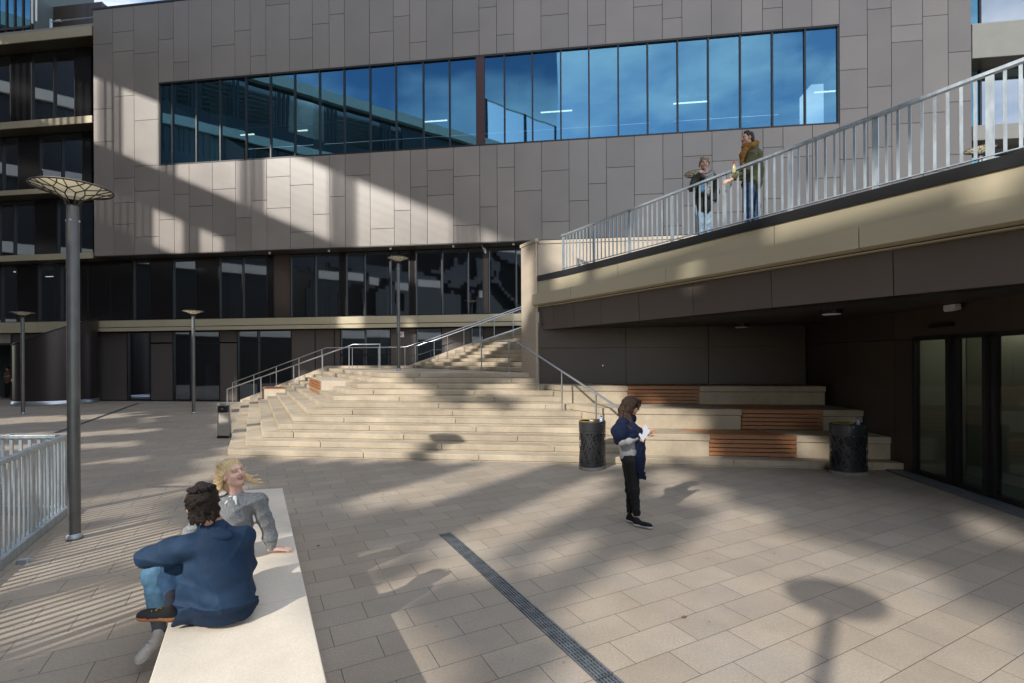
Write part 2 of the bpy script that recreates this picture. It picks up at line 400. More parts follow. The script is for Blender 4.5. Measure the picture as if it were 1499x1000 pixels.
# interior of the ribbon storey
it = MB(); bx = lambda mb, a, b, z0, z1, f, k, mi=0: mb.prism([fac(a, f), fac(b, f), fac(b, k), fac(a, k)], z0, z1, mi)
bx(it, wa-1, wb+1, WZ0-.4, WZ0-.02, -.28, -8); bx(it, wa-1, wb+1, WZ0, WZ1, -8, -8.2)
it.build('interior', M['interior'], root)
ic = MB(); bx(ic, wa-1, wb+1, WZ1+.02, WZ1+.3, -.28, -8); ic.build('interior_ceiling', M['ceiling'], root)
co = MB()
for p, w in ((315, .5), (464, .4), (752, .4), (971, .95), (1160, .65)):
    s = s_at(p, 170, -1.3); bx(co, s-w/2, s+w/2, WZ0, WZ1+.01, -1.3, -1.3-w)
co.build('interior_column', M['int_col'], root)
tu = MB()
for p0, p1, y in ((792, 838, 162), (983, 1036, 149), (1193, 1224, 133), (622, 655, 176), (352, 372, 196), (436, 450, 190)):
    a, b = s_at(p0, y, -2.6), s_at(p1, y, -2.6); z = z_at((p0+p1)/2, y, -2.6); bx(tu, a, b, z-.02, z+.02, -2.6, -2.68)
tu.build('tube_light', M['tube'], root)
bl = MB()
z = WZ1-1.0; bx(bl, wa, wb, z, z+.05, -3.2, -3.3); bl.build('service_rail', M['galv'], root)

# recessed first floor and ground floor
def storey(root, cells, z0, z1, off, opaque, mo, mg, fm, sill=.07, name='window_pane', mid=None):
    """cells px edges; opaque: set of indices or dict idx->mat"""
    f = MB(); panes = []
    for k in range(len(cells)-1):
        a, b = s_at(cells[k], 430, off), s_at(cells[k+1], 430, off)
        if k in opaque:
            m = opaque[k] if isinstance(opaque, dict) else mo
            for za, zb2 in (((z0+.04, mid[k]-.02), (mid[k]+.02, z1)) if mid and k in mid else ((z0+.04, z1),)):
                w_ = MB(); panel(w_, a, b, za, zb2, off+.03, .02, .06, random.uniform(-.06, .06)); w_.build('wall_panel', M[m], root)
        else:
            p = MB(); o1, o2, tz = off-.05+random.uniform(-.006, .006), off-.05+random.uniform(-.006, .006), random.uniform(-.008, .008)
            p.add([xyz(fac(a+.03, o1-tz), z0+sill), xyz(fac(b-.03, o2-tz), z0+sill), xyz(fac(b-.03, o2+tz), z1-.05), xyz(fac(a+.03, o1+tz), z1-.05)], [(0, 1, 2, 3)])
            panes.append(p)
        f.wall(fac(a-.03, off+.035), fac(a+.03, off+.035), z0, z1, .12)
    a, b = s_at(cells[0], 430, off), s_at(cells[-1], 430, off)
    f.wall(fac(a+.031, off+.0), fac(b, off+.0), z0, z0+sill, .1); f.wall(fac(a+.031, off+.0), fac(b, off+.0), z1-.05, z1+.0, .1)
    fo = f.build('window_frame', fm, root)
    for p in panes: p.build(name, mg, fo)
RO = -.85
c1 = [130,163,196,221,254,288,322,356,392,402,426,462,498,507,534,572,600,609,647.5,685.5,708,716,756,800,845,890,940,990,1040]
storey(root, c1, 4.36, ZB-.05, RO, {0:'darkpanel',1:'darkpanel',3:'darkpanel',5:'darkpanel',8:'darkpanel',9:'brown',12:'darkpanel',16:'darkpanel',20:'brown',24:'darkpanel'}, None, M['glass_dark'], M['frame'])
c0 = [130.6,187,221,254,279,322,348,378,427,462,490,499,535,572,610,647,690,708,760,830,900,960,1040]
zz = z_at(240, 503, RO)
storey(root, c0, 0.0, 3.76, RO, {0:'taupe_dark',2:'taupe_dark',5:'taupe_dark',8:'taupe_dark',9:'taupe_dark',10:'taupe_dark',13:'taupe_dark',15:'taupe_dark',17:'brown',19:'taupe_dark',20:'taupe_dark'}, None, M['glass_dark'], M['black'], sill=.1, mid={2: zz, 5: zz})
tv = MB()
for a, b in ((284, 318), (352, 388)):
    tv.wall(fac(s_at(a, 500, RO), RO+.03), fac(s_at(b, 500, RO), RO+.03), zz-.03, zz+.03, .06)
tv.wall(fac(s_at(499, 500, RO), RO+.03), fac(s_at(572, 500, RO), RO+.03), 2.36, 2.44, .06)
tv.build('transom', M['black'], root)
# interior of these storeys
it = MB(); sa, sb = s_at(-110, 430, RO), s_at(1040, 430, RO)
bx(it, sa-.3, sa, 0, ZB, -.98, -6.7)
bx(it, sa, sb, 0, ZB, -6.5, -6.7); bx(it, sa, sb, 3.8, 4.3, -.98, -6.5); bx(it, s_at(128, 430, RO)-.1, s_at(128, 430, RO), 0, 3.8, -.98, -6.5)
bx(it, sa, sb, ZB-.02, ZB+.1, -.98, -6.7); bx(it, sb, sb+.2, 0, ZB, -.98, -6.7)
it.build('interior', M['interior'], root)
fl = MB(); bx(fl, s_at(128, 430, RO), sb, .004, .02, -.95, -6.5); fl.build('interior_floor', M['room_floor'], root)
co = MB()
for p, w, z0, z1 in ((344, .55, 4.3, 7.7), (571, .35, 4.3, 7.7), (706, .3, 4.3, 7.7), (470, .4, 4.3, 7.7), (561, .3, .1, 3.8), (700, .4, .1, 3.8), (305, .35, .1, 1.9)):
    s = s_at(p, 430, -1.7); bx(co, s-w/2, s+w/2, z0, z1, -1.7, -1.7-w)
co.build('interior_column', M['int_col'], root)
tu = MB()
for p0, p1, y in ((20, 40, 397), (67, 90, 404), (190, 205, 470)):
    a, b = s_at(p0, y, -2.6), s_at(p1, y, -2.6); z = z_at((p0+p1)/2, y, -2.6); bx(tu, a, b, z-.015, z+.015, -2.6, -2.66)
tu.build('tube_light', M['tube'], root)

def band(root, pa, pb, z0, z1, off, split=True, depth=.5, sof=None):
    m = MB(); a0, b0 = s_at(pa, 400, off), s_at(pb, 400, off); n = max(1, int((b0-a0)/4.3)); L = (b0-a0)/n
    for k in range(n):
        a, b = a0+k*L, a0+(k+1)*L; t = random.uniform(-.05, .05)
        zm = z0+(z1-z0)*.36
        if split:
            panel(m, a, b, zm+.012, z1, off, .006, .06, t); panel(m, a, b, z0, zm-.012, off-.0, .006, .06, t*.5)
        else: panel(m, a, b, z0, z1, off, .006, .06, t)
    m.build('fascia_band', M['gold'], root)
    k_ = MB(); k_.prism([fac(a0, off-.07), fac(b0, off-.07), fac(b0, off-.07-depth), fac(a0, off-.07-depth)], z0+.03, z1-.01); k_.build('slab_edge', M['olive_soffit'], root)
band(root, 131, 1040, 3.77, 4.35, -.35, depth=.38)

# small spotlights under the soffit
for px, py in ((395, 369), (482, 366), (572, 363), (664, 359), (752, 355.5)):
    s = s_at(px, py, -.3); p = fac(s, -.3); m = MB()
    m.lathe([(0, 0), (.06, 0), (.06, -.05), (.045, -.09), (0, -.09)], (p[0], p[1], ZB-.04), 12)
    o = m.build('spotlight', M['white'], root, smooth='split')
cb = MB(); p = fac(s_at(705, 352, -.25), -.25); pts = []
for k in range(15):
    t = k/14*4.6; pts.append((p[0]+.02+.22*math.sin(t*.7)*.6+.12*(t/4.6), p[1]-.02, ZB-.05-.42*math.sin(min(t, 3.14)*.75)+.08*max(0, t-3)))
cb.tube(pts, .018, 6)
tag(cb.build('cable_loop', M['galv']), 'loose looping cable hanging from the soffit above the glazing', 'cable')

# white notice on the ground-floor panel
m = MB(); a, b = s_at(583, 489, RO+.04), s_at(592, 489, RO+.04)
m.wall(fac(a, RO+.06), fac(b, RO+.06), z_at(588, 493, RO), z_at(588, 485, RO), .02)
no = m.build('notice', M['white']); tag(no, 'small white notice with a pink square on dark wall behind the landing', 'notice')
m = MB(); m.wall(fac(a+.06, RO+.066), fac(a+.2, RO+.066), z_at(588, 491, RO), z_at(588, 487.5, RO), .005)
m.build('printed_square', simple('pink_print', (.6, .2, .25), .6), no)

# ================================================================== left glazed wing
root = thing('glazed_wing', 'dark glazed wing with champagne floor bands left of the taupe volume', 'building', (float(fac(-6)[0]), float(fac(-6)[1]), 0))
PL = -90
levels = [(3.77, 4.35), (7.60, 7.92), (11.15, 11.42), (14.72, 15.1), (19.3, 19.8)]
for k, (z0, z1) in enumerate(levels):
    off = -.35 if k == 0 else 0.0
    pb = 130.5 if k == 0 else 136.3
    m = MB(); a0, b0 = s_at(PL, 300, off), s_at(pb, 300, off)-.03; n = 3; L = (b0-a0)/n
    for j in range(n): panel(m, a0+j*L, a0+(j+1)*L, z0, z1, off, .006, .06, random.uniform(-.05, .05))
    m.build('fascia_band', M['gold'], root)
    q_ = MB(); q_.prism([fac(a0, off-.07), fac(b0, off-.07), fac(b0, -1.0), fac(a0, -1.0)], z0+.02, z1-.01); q_.build('slab_edge', M['olive_soffit'], root)
cl = [PL, -60, -32, 3, 26, 57, 89.5, 120, 136.5]
for k in range(4):
    z0, z1 = levels[k][1], levels[k+1][0]
    c = [x + (0 if i in (0, len(cl)-1) else (0, -4, 3, -8)[k]) for i, x in enumerate(cl)]
    storey(root, c if k else [min(x, 129) for x in c[:-1]]+[129.5], z0+.01, z1-.01, RO, {4: 'darkpanel', 7: 'darkpanel'} if k != 1 else {5: 'darkpanel', 1: 'darkpanel'}, None, M['glass_dark'], M['frame'])
it = MB(); sa, sb = s_at(PL, 430, RO), s0-.3
bx(it, sa, sb, 8, 20, -6.5, -6.7); bx(it, sa-.3, sa, 7.8, 20, -.98, -6.7)
for z0, z1 in levels[1:]: bx(it, sa, sb, z0+.03, z1-.03, -1.01, -6.5)
it.build('interior', M['interior'], root)
co = MB()
for z0, z1 in zip([4.3, 8, 11.5, 15.1], [7.6, 11.1, 14.7, 19.3]):
    s = s_at(84, 300, -1.8); bx(co, s-.25, s+.25, z0, z1, -1.8, -2.3)
co.build('interior_column', M['int_col'], root)
tu = MB()
for p0, p1, y in ((2, 14, 302), (20, 40, 213), (38, 62, 248)):
    a, b = s_at(p0, y, -2.6), s_at(p1, y, -2.6); z = z_at((p0+p1)/2, y, -2.6); bx(tu, a, b, z-.015, z+.015, -2.6, -2.66)
tu.build('tube_light', M['tube'], root)
m = MB()   # dark ground-floor wall right of the passage
for a, b in ((17, 40), (40, 84), (84, 130.6)): panel(m, s_at(a, 540, RO), s_at(b, 540, RO), .02, 3.76, RO+.03, .008, .06, random.uniform(-.08, .05))
m.wall(fac(s_at(17, 540, RO), RO+.03), fac(s_at(17, 540, RO), -5), .0, 3.76, -.15)
m.build('wall_panel', M['taupe_dark'], root)
m = MB(); rr = s_at(131, 540, RO); 
for k in range(26): m.wall(fac(s_at(131.5, 540, RO), RO+.10), fac(s_at(143, 540, RO), RO+.10), .35+k*.09, .35+k*.09+.05, .04)
m.build('louvre', M['black'], root)
m = MB(); bx(m, s_at(PL, 500, RO), s_at(17, 500, RO), 3.2, 3.76, RO, -9); m.build('passage_ceiling', M['concrete'], root)
m = MB(); bx(m, s_at(PL, 500, -9), s_at(17, 500, -9)+2, 0, 3.2, -9, -9.2); m.build('passage_wall', M['white'], root)
# roof edge: penthouse, handrail
rfm = MB(); bx(rfm, s_at(PL, 30, 0), s0-.02, 19.82, 19.95, -.05, -9); rfm.build('roof', M['concrete'], root)
m = MB(); a, b = s_at(48, 20, -3.4), s_at(150, 20, -3.4); n = 5
for k in range(n): panel(m, a+(b-a)*k/n, a+(b-a)*(k+1)/n, 19.95, z_at(90, 8, -3.4), -3.4, .01, .1, random.uniform(-.05, .05))
m.build('penthouse_wall', M['brown'], root)
m = MB(); bx(m, a, b, 19.95, z_at(90, 8, -3.4)-.05, -3.51, -8); m.build('penthouse_core', M['black'], root)
m = MB(); p = fac(s_at(75, 30, -.5), -.5); q = fac(s0-.05, -.5); m.tube([xyz(p, 19.95), xyz(p, 20.75)], .06, 8); m.tube([xyz(p, 20.62), xyz(q, 20.62)], .025, 6)
m.build('roof_rail', M['galv'], root)
for a, b, y0, y1 in ((51, 61, 31, 35), (81.5, 88, 31, 34)):
    m = MB(); zc, zd = z_at(56, y1, -3.3), z_at(56, y0, -3.3); m.wall(fac(s_at(a, 30, -3.3), -3.3), fac(s_at(b, 30, -3.3), -3.3), zc, zd, .08); m.build('roof_light', M['white'], root)

root = thing('stair_tower', 'blue glass tower rising above the roof in the top left corner', 'building', (float(fac(-9, -2)[0]), float(fac(-9, -2)[1]), 19.95))
a, b = s_at(-60, 20, -2.2), s_at(47, 20, -2.2)
m = MB(); bx(m, a, b, 19.96, 30, -2.3, -6); m.build('core', M['interior'], root)
n = 9
for k in range(n):
    m = MB(); x0, x1 = a+(b-a)*k/n, a+(b-a)*(k+1)/n
    m.add([xyz(fac(x0+.03, -2.2), 20), xyz(fac(x1-.03, -2.2), 20), xyz(fac(x1-.03, -2.2), 29.9), xyz(fac(x0+.03, -2.2), 29.9)], [(0, 1, 2, 3)]); m.build('window_pane', M['glass_strip'], root)
m = MB()
for k in range(n+1):
    x = a+(b-a)*k/n; m.wall(fac(x-.05, -2.15), fac(x+.05, -2.15), 19.96, 30, .1)
for z in (21.2, 21.7, 24.5): m.wall(fac(a+.06, -2.13), fac(b-.06, -2.13), z, z+.14, .08)
m.build('window_frame', M['frame'], root)
m = MB(); p = fac(b+.15, -2.1); m.tube([xyz(p, 21.9), xyz(p, 30)], .05, 8); p = fac(b+.42, -2.1); m.tube([xyz(p, 22.0), xyz(p, 30)], .05, 8); m.build('drain_pipe', M['white'], root)

# ================================================================== right wing
root = thing('banded_wing', 'pale banded glazed wing at the right edge behind the ramp', 'building', (float(fac(41)[0]), float(fac(41)[1]), 0))
a, b = s1+.03, s1+9
zb = [(z_at(1460, 82), z_at(1460, 31)), (z_at(1460, 203), z_at(1460, 181)), (3.9, 4.4)]
for z0, z1 in zb[:2]:
    m = MB(); panel(m, a, a+4, z0, z1, .0, .006, .06); panel(m, a+4, b, z0, z1, .0, .006, .06, .04); m.build('fascia_band', simple('pale_band', (.42, .40, .34), .5, noise=.05, nscale=2), root)
    m = MB(); bx(m, a, b, z0+.05, z1-.01, -.07, -1.2); m.build('slab_edge', M['olive_soffit'], root)
for (z0, z1) in ((zb[0][1], 23), (zb[1][1], zb[0][0]), (4.5, zb[1][0])):
    f = MB(); x = a; k = 0
    while x < b-1:
        w = (1.0, 1.9, 1.3)[k % 3]; m = MB()
        m.add([xyz(fac(x+.03, -1), z0), xyz(fac(x+w-.03, -1), z0), xyz(fac(x+w-.03, -1), z1), xyz(fac(x+.03, -1), z1)], [(0, 1, 2, 3)]); m.build('window_pane', M['glass_strip'] if k != 1 else M['glass_dark'], root)
        f.wall(fac(x-.04, -.95), fac(x+.04, -.95), z0, z1, .1); x += w; k += 1
    f.build('window_frame', M['frame'], root)
m = MB(); bx(m, a, b, 4.5, 23, -7, -7.2); bx(m, a, b, 22.8, 23, -1.1, -7); m.build('interior', M['interior'], root)

# ================================================================== drum
px, Yc = 84, 25.35
cx = (px-750)/F0*Yc; R = 1.62
root = thing('ventilation_drum', 'dark brown metal drum with a slanted open top beside the wall', 'ventilation drum', (cx, Yc, 0))
m = MB(); seg = 64
def rim(x, y): return 3.67+.61*x/R+.44*y/R
ring = []
for r_ in (R, R-.06):
    for zf in (0, 1):
        ring.append([(cx+r_*math.cos(2*math.pi*k/seg), Yc+r_*math.sin(2*math.pi*k/seg), .22 if zf == 0 else rim(r_*math.cos(2*math.pi*k/seg), r_*math.sin(2*math.pi*k/seg))) for k in range(seg)])
vs = sum(ring, []); fs = []
for k in range(seg):
    j = (k+1) % seg
    fs += [(k, j, seg+j, seg+k), (3*seg+k, 3*seg+j, 2*seg+j, 2*seg+k), (seg+k, seg+j, 3*seg+j, 3*seg+k)]
m.add(vs, fs); m.build('shell', simple('drum_metal', (.045, .035, .035), .32, .45), root, smooth='split')
m = MB(); m.lathe([(R+.05, .0), (R+.07, .05), (R+.05, .22), (R-.02, .24)], (cx, Yc, 0), 64); m.build('base_ring', M['steel'], root, smooth=True)
m = MB(); m.tube([(cx+(R+.01)*math.cos(t), Yc+(R+.01)*math.sin(t), rim(R*math.cos(t), R*math.sin(t))) for t in [2*math.pi*k/64 for k in range(65)]], .035, 8, cap=False); m.build('rim', M['frame'], root, smooth=True)
m = MB(); m.lathe([(R-.07, 2.2), (0, 2.2)], (cx, Yc, 0), 40); m.build('inner_floor', M['black'], root)
m = MB(); t = math.radians(-133); c = np.array([cx+(R+.01)*math.cos(t), Yc+(R+.01)*math.sin(t), 1.25]); tt = np.array([-math.sin(t), math.cos(t), 0])
m.box(c, tt*.09, np.array([math.cos(t), math.sin(t), 0])*.015, (0, 0, .055)); m.build('sign_plate', M['white'], root)

# ================================================================== staircase
T, HS = .345, .145
D1, Q1 = 10.12, -.523
DB = 23.45
dd = lambda i: D1+T*(i-1)
qq = lambda i: Q1+.344*(i-1)
QR = 6.87
def XR(d, x=7.40):
    Y = (d-.1297*x)/.9916; return .8872*x+.4613*Y
root = thing('stone_staircase', 'broad sandstone staircase wrapping a corner and climbing to the upper level', 'staircase', (float(qd(qq(1), dd(1))[0]), float(qd(qq(1), dd(1))[1]), 0))
rs = random.Random(4)
def slabs(mb, pts_fn, a, b, z0, z1, first, L=2.15, gap=.006):
    """split along parameter a..b"""
    x = a; cuts = [a]; x = a+first
    while x < b-.5: cuts.append(x); x += L*rs.uniform(.92, 1.08)
    cuts.append(b)
    for u, v in zip(cuts[:-1], cuts[1:]):
        mb.prism(pts_fn(u+(gap if u > a else 0), v-(gap if v < b else 0)), z0, z1, 0, rs.uniform(-.12, .09))
for i in range(1, 13):
    z = HS*i; m = MB(); W = T+.04 if i < 12 else T
    q0, d0 = qq(i), dd(i)
    qe = QR if i > 1 else XR(d0, 7.4)
    def fpoly(u, v):
        # u,v along q; mitre at the left end
        p = []
        p.append(qd(u, d0)); p.append(qd(v, d0)); p.append(qd(v, d0+W)); p.append(qd(u+(W if u <= q0+1e-6 else 0), d0+W)); return p
    slabs(m, fpoly, q0, qe, z-.122, z, (1.0, 2.6, 1.5, .65, 1.9, 1.1)[i % 6])
    def lpoly(u, v):
        return [qd(q0, u), qd(q0+W, u+(W if u <= d0+1e-6 else 0)), qd(q0+W, v), qd(q0, v)]
    slabs(m, lpoly, d0, DB, z-.122, z, (2.2, 1.1, 1.7, 2.6, 1.4, 2.0)[i % 6])
    m.build('step', M['stone'], root, bevel=.012)
    c = MB(); e = .022
    c.prism([qd(q0+e, d0+e), qd(qe, d0+e), qd(qe, d0+W+.1), qd(q0+W+.1, d0+W+.1)], z-HS-.02 if i > 1 else -.05, z-.123)
    c.prism([qd(q0+e, d0+e), qd(q0+W+.1, d0+W+.1), qd(q0+W+.1, DB-.02), qd(q0+e, DB-.02)], z-HS-.02 if i > 1 else -.05, z-.123)
    c.build('riser', M['stone_wall'], root)
m = MB(); z = HS*12; q0, d0 = qq(12)+T, dd(12)+T
k = 0; y = d0
while y < DB-.1:
    y2 = min(y+1.2, DB); xs = [q0]; x = q0+(.6 if k % 2 else 1.1)
    while x < QR+.2: xs.append(x); x += 1.2
    xs.append(QR+.3)
    for u, v in zip(xs[:-1], xs[1:]): m.prism([qd(u+.004, y+.004), qd(v-.004, y+.004), qd(v-.004, y2-.004), qd(u+.004, y2-.004)], z-.3, z, 0, rs.uniform(-.06, .05))
    y = y2; k += 1
m.build('landing', M['stone'], root)
m = MB(); m.prism([qd(qq(12)+.1, dd(12)+.1), qd(QR+3, dd(12)+.1), qd(QR+3, DB-.03), qd(qq(12)+.1, DB-.03)], 0, z-.31); m.build('core', M['stone_wall'], root)
DN = 14.3
for k in range(1, 19):
    z = HS*(12+k); q0 = QR+.03+.344*(k-1); m = MB(); W = .385
    slabs(m, lambda u, v: [qd(q0, u), qd(q0+W, u), qd(q0+W, v), qd(q0, v)], DN, DB, z-.122, z, (2.2, 1.1, 1.7, 2.6)[k % 4])
    m.build('step', M['stone'], root, bevel=.012)
    c = MB(); c.prism([qd(q0+.022, DN+.02), qd(q0+W+.1, DN+.02), qd(q0+W+.1, DB-.02), qd(q0+.022, DB-.02)], z-HS-.02, z-.123); c.build('riser', M['stone_wall'], root)
# stringer along the building wall
m = MB(); q2 = QR+.344*18
def pr(q): # pitch line
    if q < qq(1): return 0.02
    if q < qq(12): return HS*((q-qq(1))/.344+1)
    if q < QR: return HS*12
    return HS*(12+(q-QR)/.344+1)
pts = [qq(1)-.1, qq(12), QR-.1, q2]
zs = [.12, HS*12+.12, HS*12+.12, HS*12+.14+HS*18]
for (a, za), (b, zb_) in zip(list(zip(pts, zs))[:-1], list(zip(pts, zs))[1:]):
    m.prism([qd(a, DB), qd(b, DB), qd(b, DB+.22), qd(a, DB+.22)], 0, [za, zb_, zb_, za])
m.build('stringer', M['stone_wall'], root)

def seat_block(q0, q1, d0, d1, z0, z1, label, slat_front):
    r = thing('seat_block', label, 'seat block', (float(qd((q0+q1)/2, (d0+d1)/2)[0]), float(qd((q0+q1)/2, (d0+d1)/2)[1]), z0), 'stone seat blocks set into the staircase')
    m = MB(); m.prism([qd(q0+.05, d0), qd(q1, d0), qd(q1, d1), qd(q0+.05, d1)], z0, z1-.002)
    m.build('block', M['stone_wall'], r, bevel=.01)
    w = MB(); n = 6
    for k in range(n):
        a = z0+(z1-z0)*k/n; w.prism([qd(q0, d0+.25), qd(q0+.045, d0+.25), qd(q0+.045, d1-.2), qd(q0, d1-.2)], a+.01, a+(z1-z0)/n-.012)
    w.build('slat_panel', M['wood'], r)
    if slat_front:
        w = MB()
        for k in range(7): w.prism([qd(q0+.1+k*.12, d0+.05), qd(q0+.1+k*.12+.1, d0+.05), qd(q0+.1+k*.12+.1, d1-.1), qd(q0+.1+k*.12, d1-.1)], z1, z1+.035)
        w.build('seat_slats', M['wood'], r)
seat_block(1.88, 2.78, 14.97, 18.1, .95, 1.47, 'larger stone seat block with slatted wooden end beside the landing', False)
seat_block(.34, 1.25, 20.3, 22.0, .35, .87, 'smaller stone seat block with wooden top slats far up left flank', True)

# ================================================================== stone end wall (pillar + parapet)
root = thing('stone_wall', 'smooth sandstone wall end between the staircase and the ramp', 'wall', (float(qd(QR, 13.6)[0]), float(qd(QR, 13.6)[1]), 1.3))
m = MB(); DW = 13.6
P0 = qd(QR, DW); P1 = qd(QR, 14.28); PX = sd(0, 0)
def dline(x, d): return np.array([x, (d-.1297*x)/.9916])
m.prism([P0, dline(.715, DW), dline(.715, 14.1), P1], 0, 5.36); m.build('pier', M['stone_wall'], root, bevel=.008)
m = MB(); x = .73
while x < 7.6:
    x2 = min(x+2.3, 7.6); m.prism([dline(x, DW+.012), dline(x2-.008, DW+.012), dline(x2-.008, DW+.3), dline(x, DW+.3)], 4.43, 5.30, 0, rs.uniform(-.05, .05)); x = x2
m.build('parapet', M['stone_wall'], root)
m = MB(); m.prism([qd(QR-.02, DW-.02), dline(.74, DW-.02), dline(.74, 14.12), qd(QR-.02, 14.3)], 5.365, 5.46); m.prism([dline(.742, DW-.01), dline(7.62, DW-.01), dline(7.62, DW+.33), dline(.742, DW+.33)], 5.31, 5.40)
m.build('coping', M['stone_wall'], root, bevel=.006)

# ================================================================== tribune seating
root = thing('tiered_seating', 'three sandstone seating tiers with slatted wooden insets under the ramp', 'tiered seating', (float(dline(4.5, 11)[0]), float(dline(4.5, 11)[1]), 0))
tiers = [(10.45, 11.26, .145, .58, 8.17, 9.5), (11.26, 12.5, .58, 1.015, 9.34, 10.67), (12.5, 13.6, 1.015, 1.45, 8.19, 9.56)]
for (d0, d1, z0, z1, w0, w1) in tiers:
    XE = 7.36; qe0, qe1 = XR(d0, XE), XR(d1, XE)
    st = MB(); cap = .13
    def cuts(a, b, L=1.95):
        n = max(1, round((b-a)/L)); return [a+(b-a)*k/n for k in range(n+1)]
    for (a, b) in ((QR+.0, w0-.008), (w1+.008, None)):
        st = MB(); last = b is None; bb = qe0 if last else b
        cs = cuts(a, bb)
        for j, (u, v) in enumerate(zip(cs[:-1], cs[1:])):
            ve = v-.004 if j < len(cs)-2 else v
            vb = (qe1 if last and j == len(cs)-2 else ve)
            t = rs.uniform(-.1, .08)
            st.prism([qd(u, d0), qd(ve, d0), qd(vb, d1+.03), qd(u, d1+.03)], z1-cap, z1, 0, t)
            st.prism([qd(u+(.02 if a == QR and j == 0 else 0), d0+.02), qd(ve, d0+.02), qd(ve, d0+.25), qd(u+(.02 if a == QR and j == 0 else 0), d0+.25)], z0-.01, z1-cap-.008, 0, t*.7)
            if a == QR and j == 0: st.prism([qd(u+.02, d0+.25), qd(u+.2, d0+.25), qd(u+.2, d1), qd(u+.02, d1)], z0-.01, z1-cap-.008, 0, t*.7)
        st.build('stone_tier', M['stone'], root, bevel=.01)
    co = MB(); co.prism([qd(QR+.1, d0+.1), qd(qe0-.02, d0+.1), qd(qe1-.02, d1+.05), qd(QR+.1, d1+.05)], 0, z1-cap-.02); co.build('core', M['black'], root)
    w = MB(); n = 5; hz = (z1-z0-.012)/n
    for k in range(n):
        a = z0+.008+k*hz; w.prism([qd(w0, d0-.005), qd(w1, d0-.005), qd(w1, d0+.04), qd(w0, d0+.04)], a+.006, a+hz-.010, 0)
    nb = int((d1-d0)/.11)
    for k in range(nb):
        a = d0-.005+k*(d1-d0)/nb; w.prism([qd(w0, a+.0), qd(w1, a+.0), qd(w1, a+(d1-d0)/nb-.012), qd(w0, a+(d1-d0)/nb-.012)], z1-.03, z1+.002 if k else z1+.001)
    w.build('wood_inset', M['wood'], root, bevel=.004)

# ================================================================== undercroft: dark walls, soffit, ramp
WL = [np.array(p) for p in ((7.62, 13.2), (7.53, 12.62), (7.40, 11.0), (7.30, 9.48), (7.27, 8.98))]
DOOR = [np.array([6.239+.1119*y, y]) for y in (8.97, 8.03, 7.31, 6.35, 5.3)]
root = thing('undercroft_wall', 'dark brown panelled wall behind and beside the seating under the ramp', 'wall', (float(dline(4, 13.6)[0]), float(dline(4, 13.6)[1]), 0))
m = MB(); xs = [.72, 3.05, 5.15, 7.53]
for a, b in zip(xs[:-1], xs[1:]):
    for z0, z1 in ((1.3, 2.42), (2.42, 3.0)):
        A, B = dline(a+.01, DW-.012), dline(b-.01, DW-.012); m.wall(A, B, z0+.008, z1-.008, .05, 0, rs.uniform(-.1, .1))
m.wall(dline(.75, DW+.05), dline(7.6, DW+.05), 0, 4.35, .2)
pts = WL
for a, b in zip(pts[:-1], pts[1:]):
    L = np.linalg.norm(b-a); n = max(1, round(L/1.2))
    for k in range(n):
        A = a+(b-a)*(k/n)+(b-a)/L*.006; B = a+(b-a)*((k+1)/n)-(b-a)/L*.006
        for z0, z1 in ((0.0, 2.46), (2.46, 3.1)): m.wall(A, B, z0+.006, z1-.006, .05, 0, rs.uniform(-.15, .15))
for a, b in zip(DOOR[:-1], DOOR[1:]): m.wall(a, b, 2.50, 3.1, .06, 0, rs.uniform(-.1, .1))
m.wall(DOOR[-1], np.array([6.5, 3.6]), 0, 3.1, .06); m.wall(np.array([6.5, 3.6]), np.array([6.3, -4]), 0, 3.1, .06)
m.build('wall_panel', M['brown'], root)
m = MB(); pp = [p+np.array([.07, 0]) for p in WL]
for a, b in zip(pp[:-1], pp[1:]): m.wall(a, b, 0, 3.1, .2)
m.build('backing', M['black'], root)
# access hatch
m = MB(); a, b = dline((879-750)/F0*13.6, DW-.03), dline((903-750)/F0*13.6, DW-.03); m.wall(a, b, 1.75, 2.15, .012); hh = m.build('hatch', M['brown'], root)
m = MB(); m.wall(a+(b-a)*.03+np.array([0, -.012]), a+(b-a)*.09+np.array([0, -.012]), 1.93, 1.96, .02); m.build('latch', M['steel'], hh)

# sliding glass doors
root = thing('sliding_door', 'black framed sliding glass entrance at the right edge under the ramp', 'door', (float(DOOR[1][0]), float(DOOR[1][1]), 0))
f = MB()
for k, p in enumerate(DOOR):
    w = .06 if k in (0,) else .085
    d = DOOR[-1]-DOOR[0]; d = d/np.linalg.norm(d)
    f.wall(p-d*w/2, p+d*w/2, .03, 2.5, .1)
    if k in (1, 2): f.wall(p-d*(w/2+.07)+np.array([-.05, 0]), p-d*(w/2+.005)+np.array([-.05, 0]), .05, 2.44, .05)
f.wall(DOOR[0], DOOR[-1], 2.43, 2.51, .13); f.wall(DOOR[0]+np.array([-.002, 0]), DOOR[-1]+np.array([-.002, 0]), .03, .1, .1)
dfr = f.build('door_frame', M['black'], root)
for k in range(4):
    a, b = DOOR[k], DOOR[k+1]; m = MB(); a2 = a+np.array([.04+.03*(k % 2), 0]); b2 = b+np.array([.04+.03*(k % 2), 0])
    m.add([xyz(a2, .09), xyz(b2, .09), xyz(b2, 2.44), xyz(a2, 2.44)], [(0, 1, 2, 3)]); m.build('glass_panel', M['glass_door'], dfr)
m = MB(); m.wall(DOOR[0]+np.array([-.28, .3]), DOOR[-1]+np.array([-.3, 0]), .004, .03, .3); m.build('threshold', simple('blue_grey_sill', (.16, .18, .20), .5, .3), root)
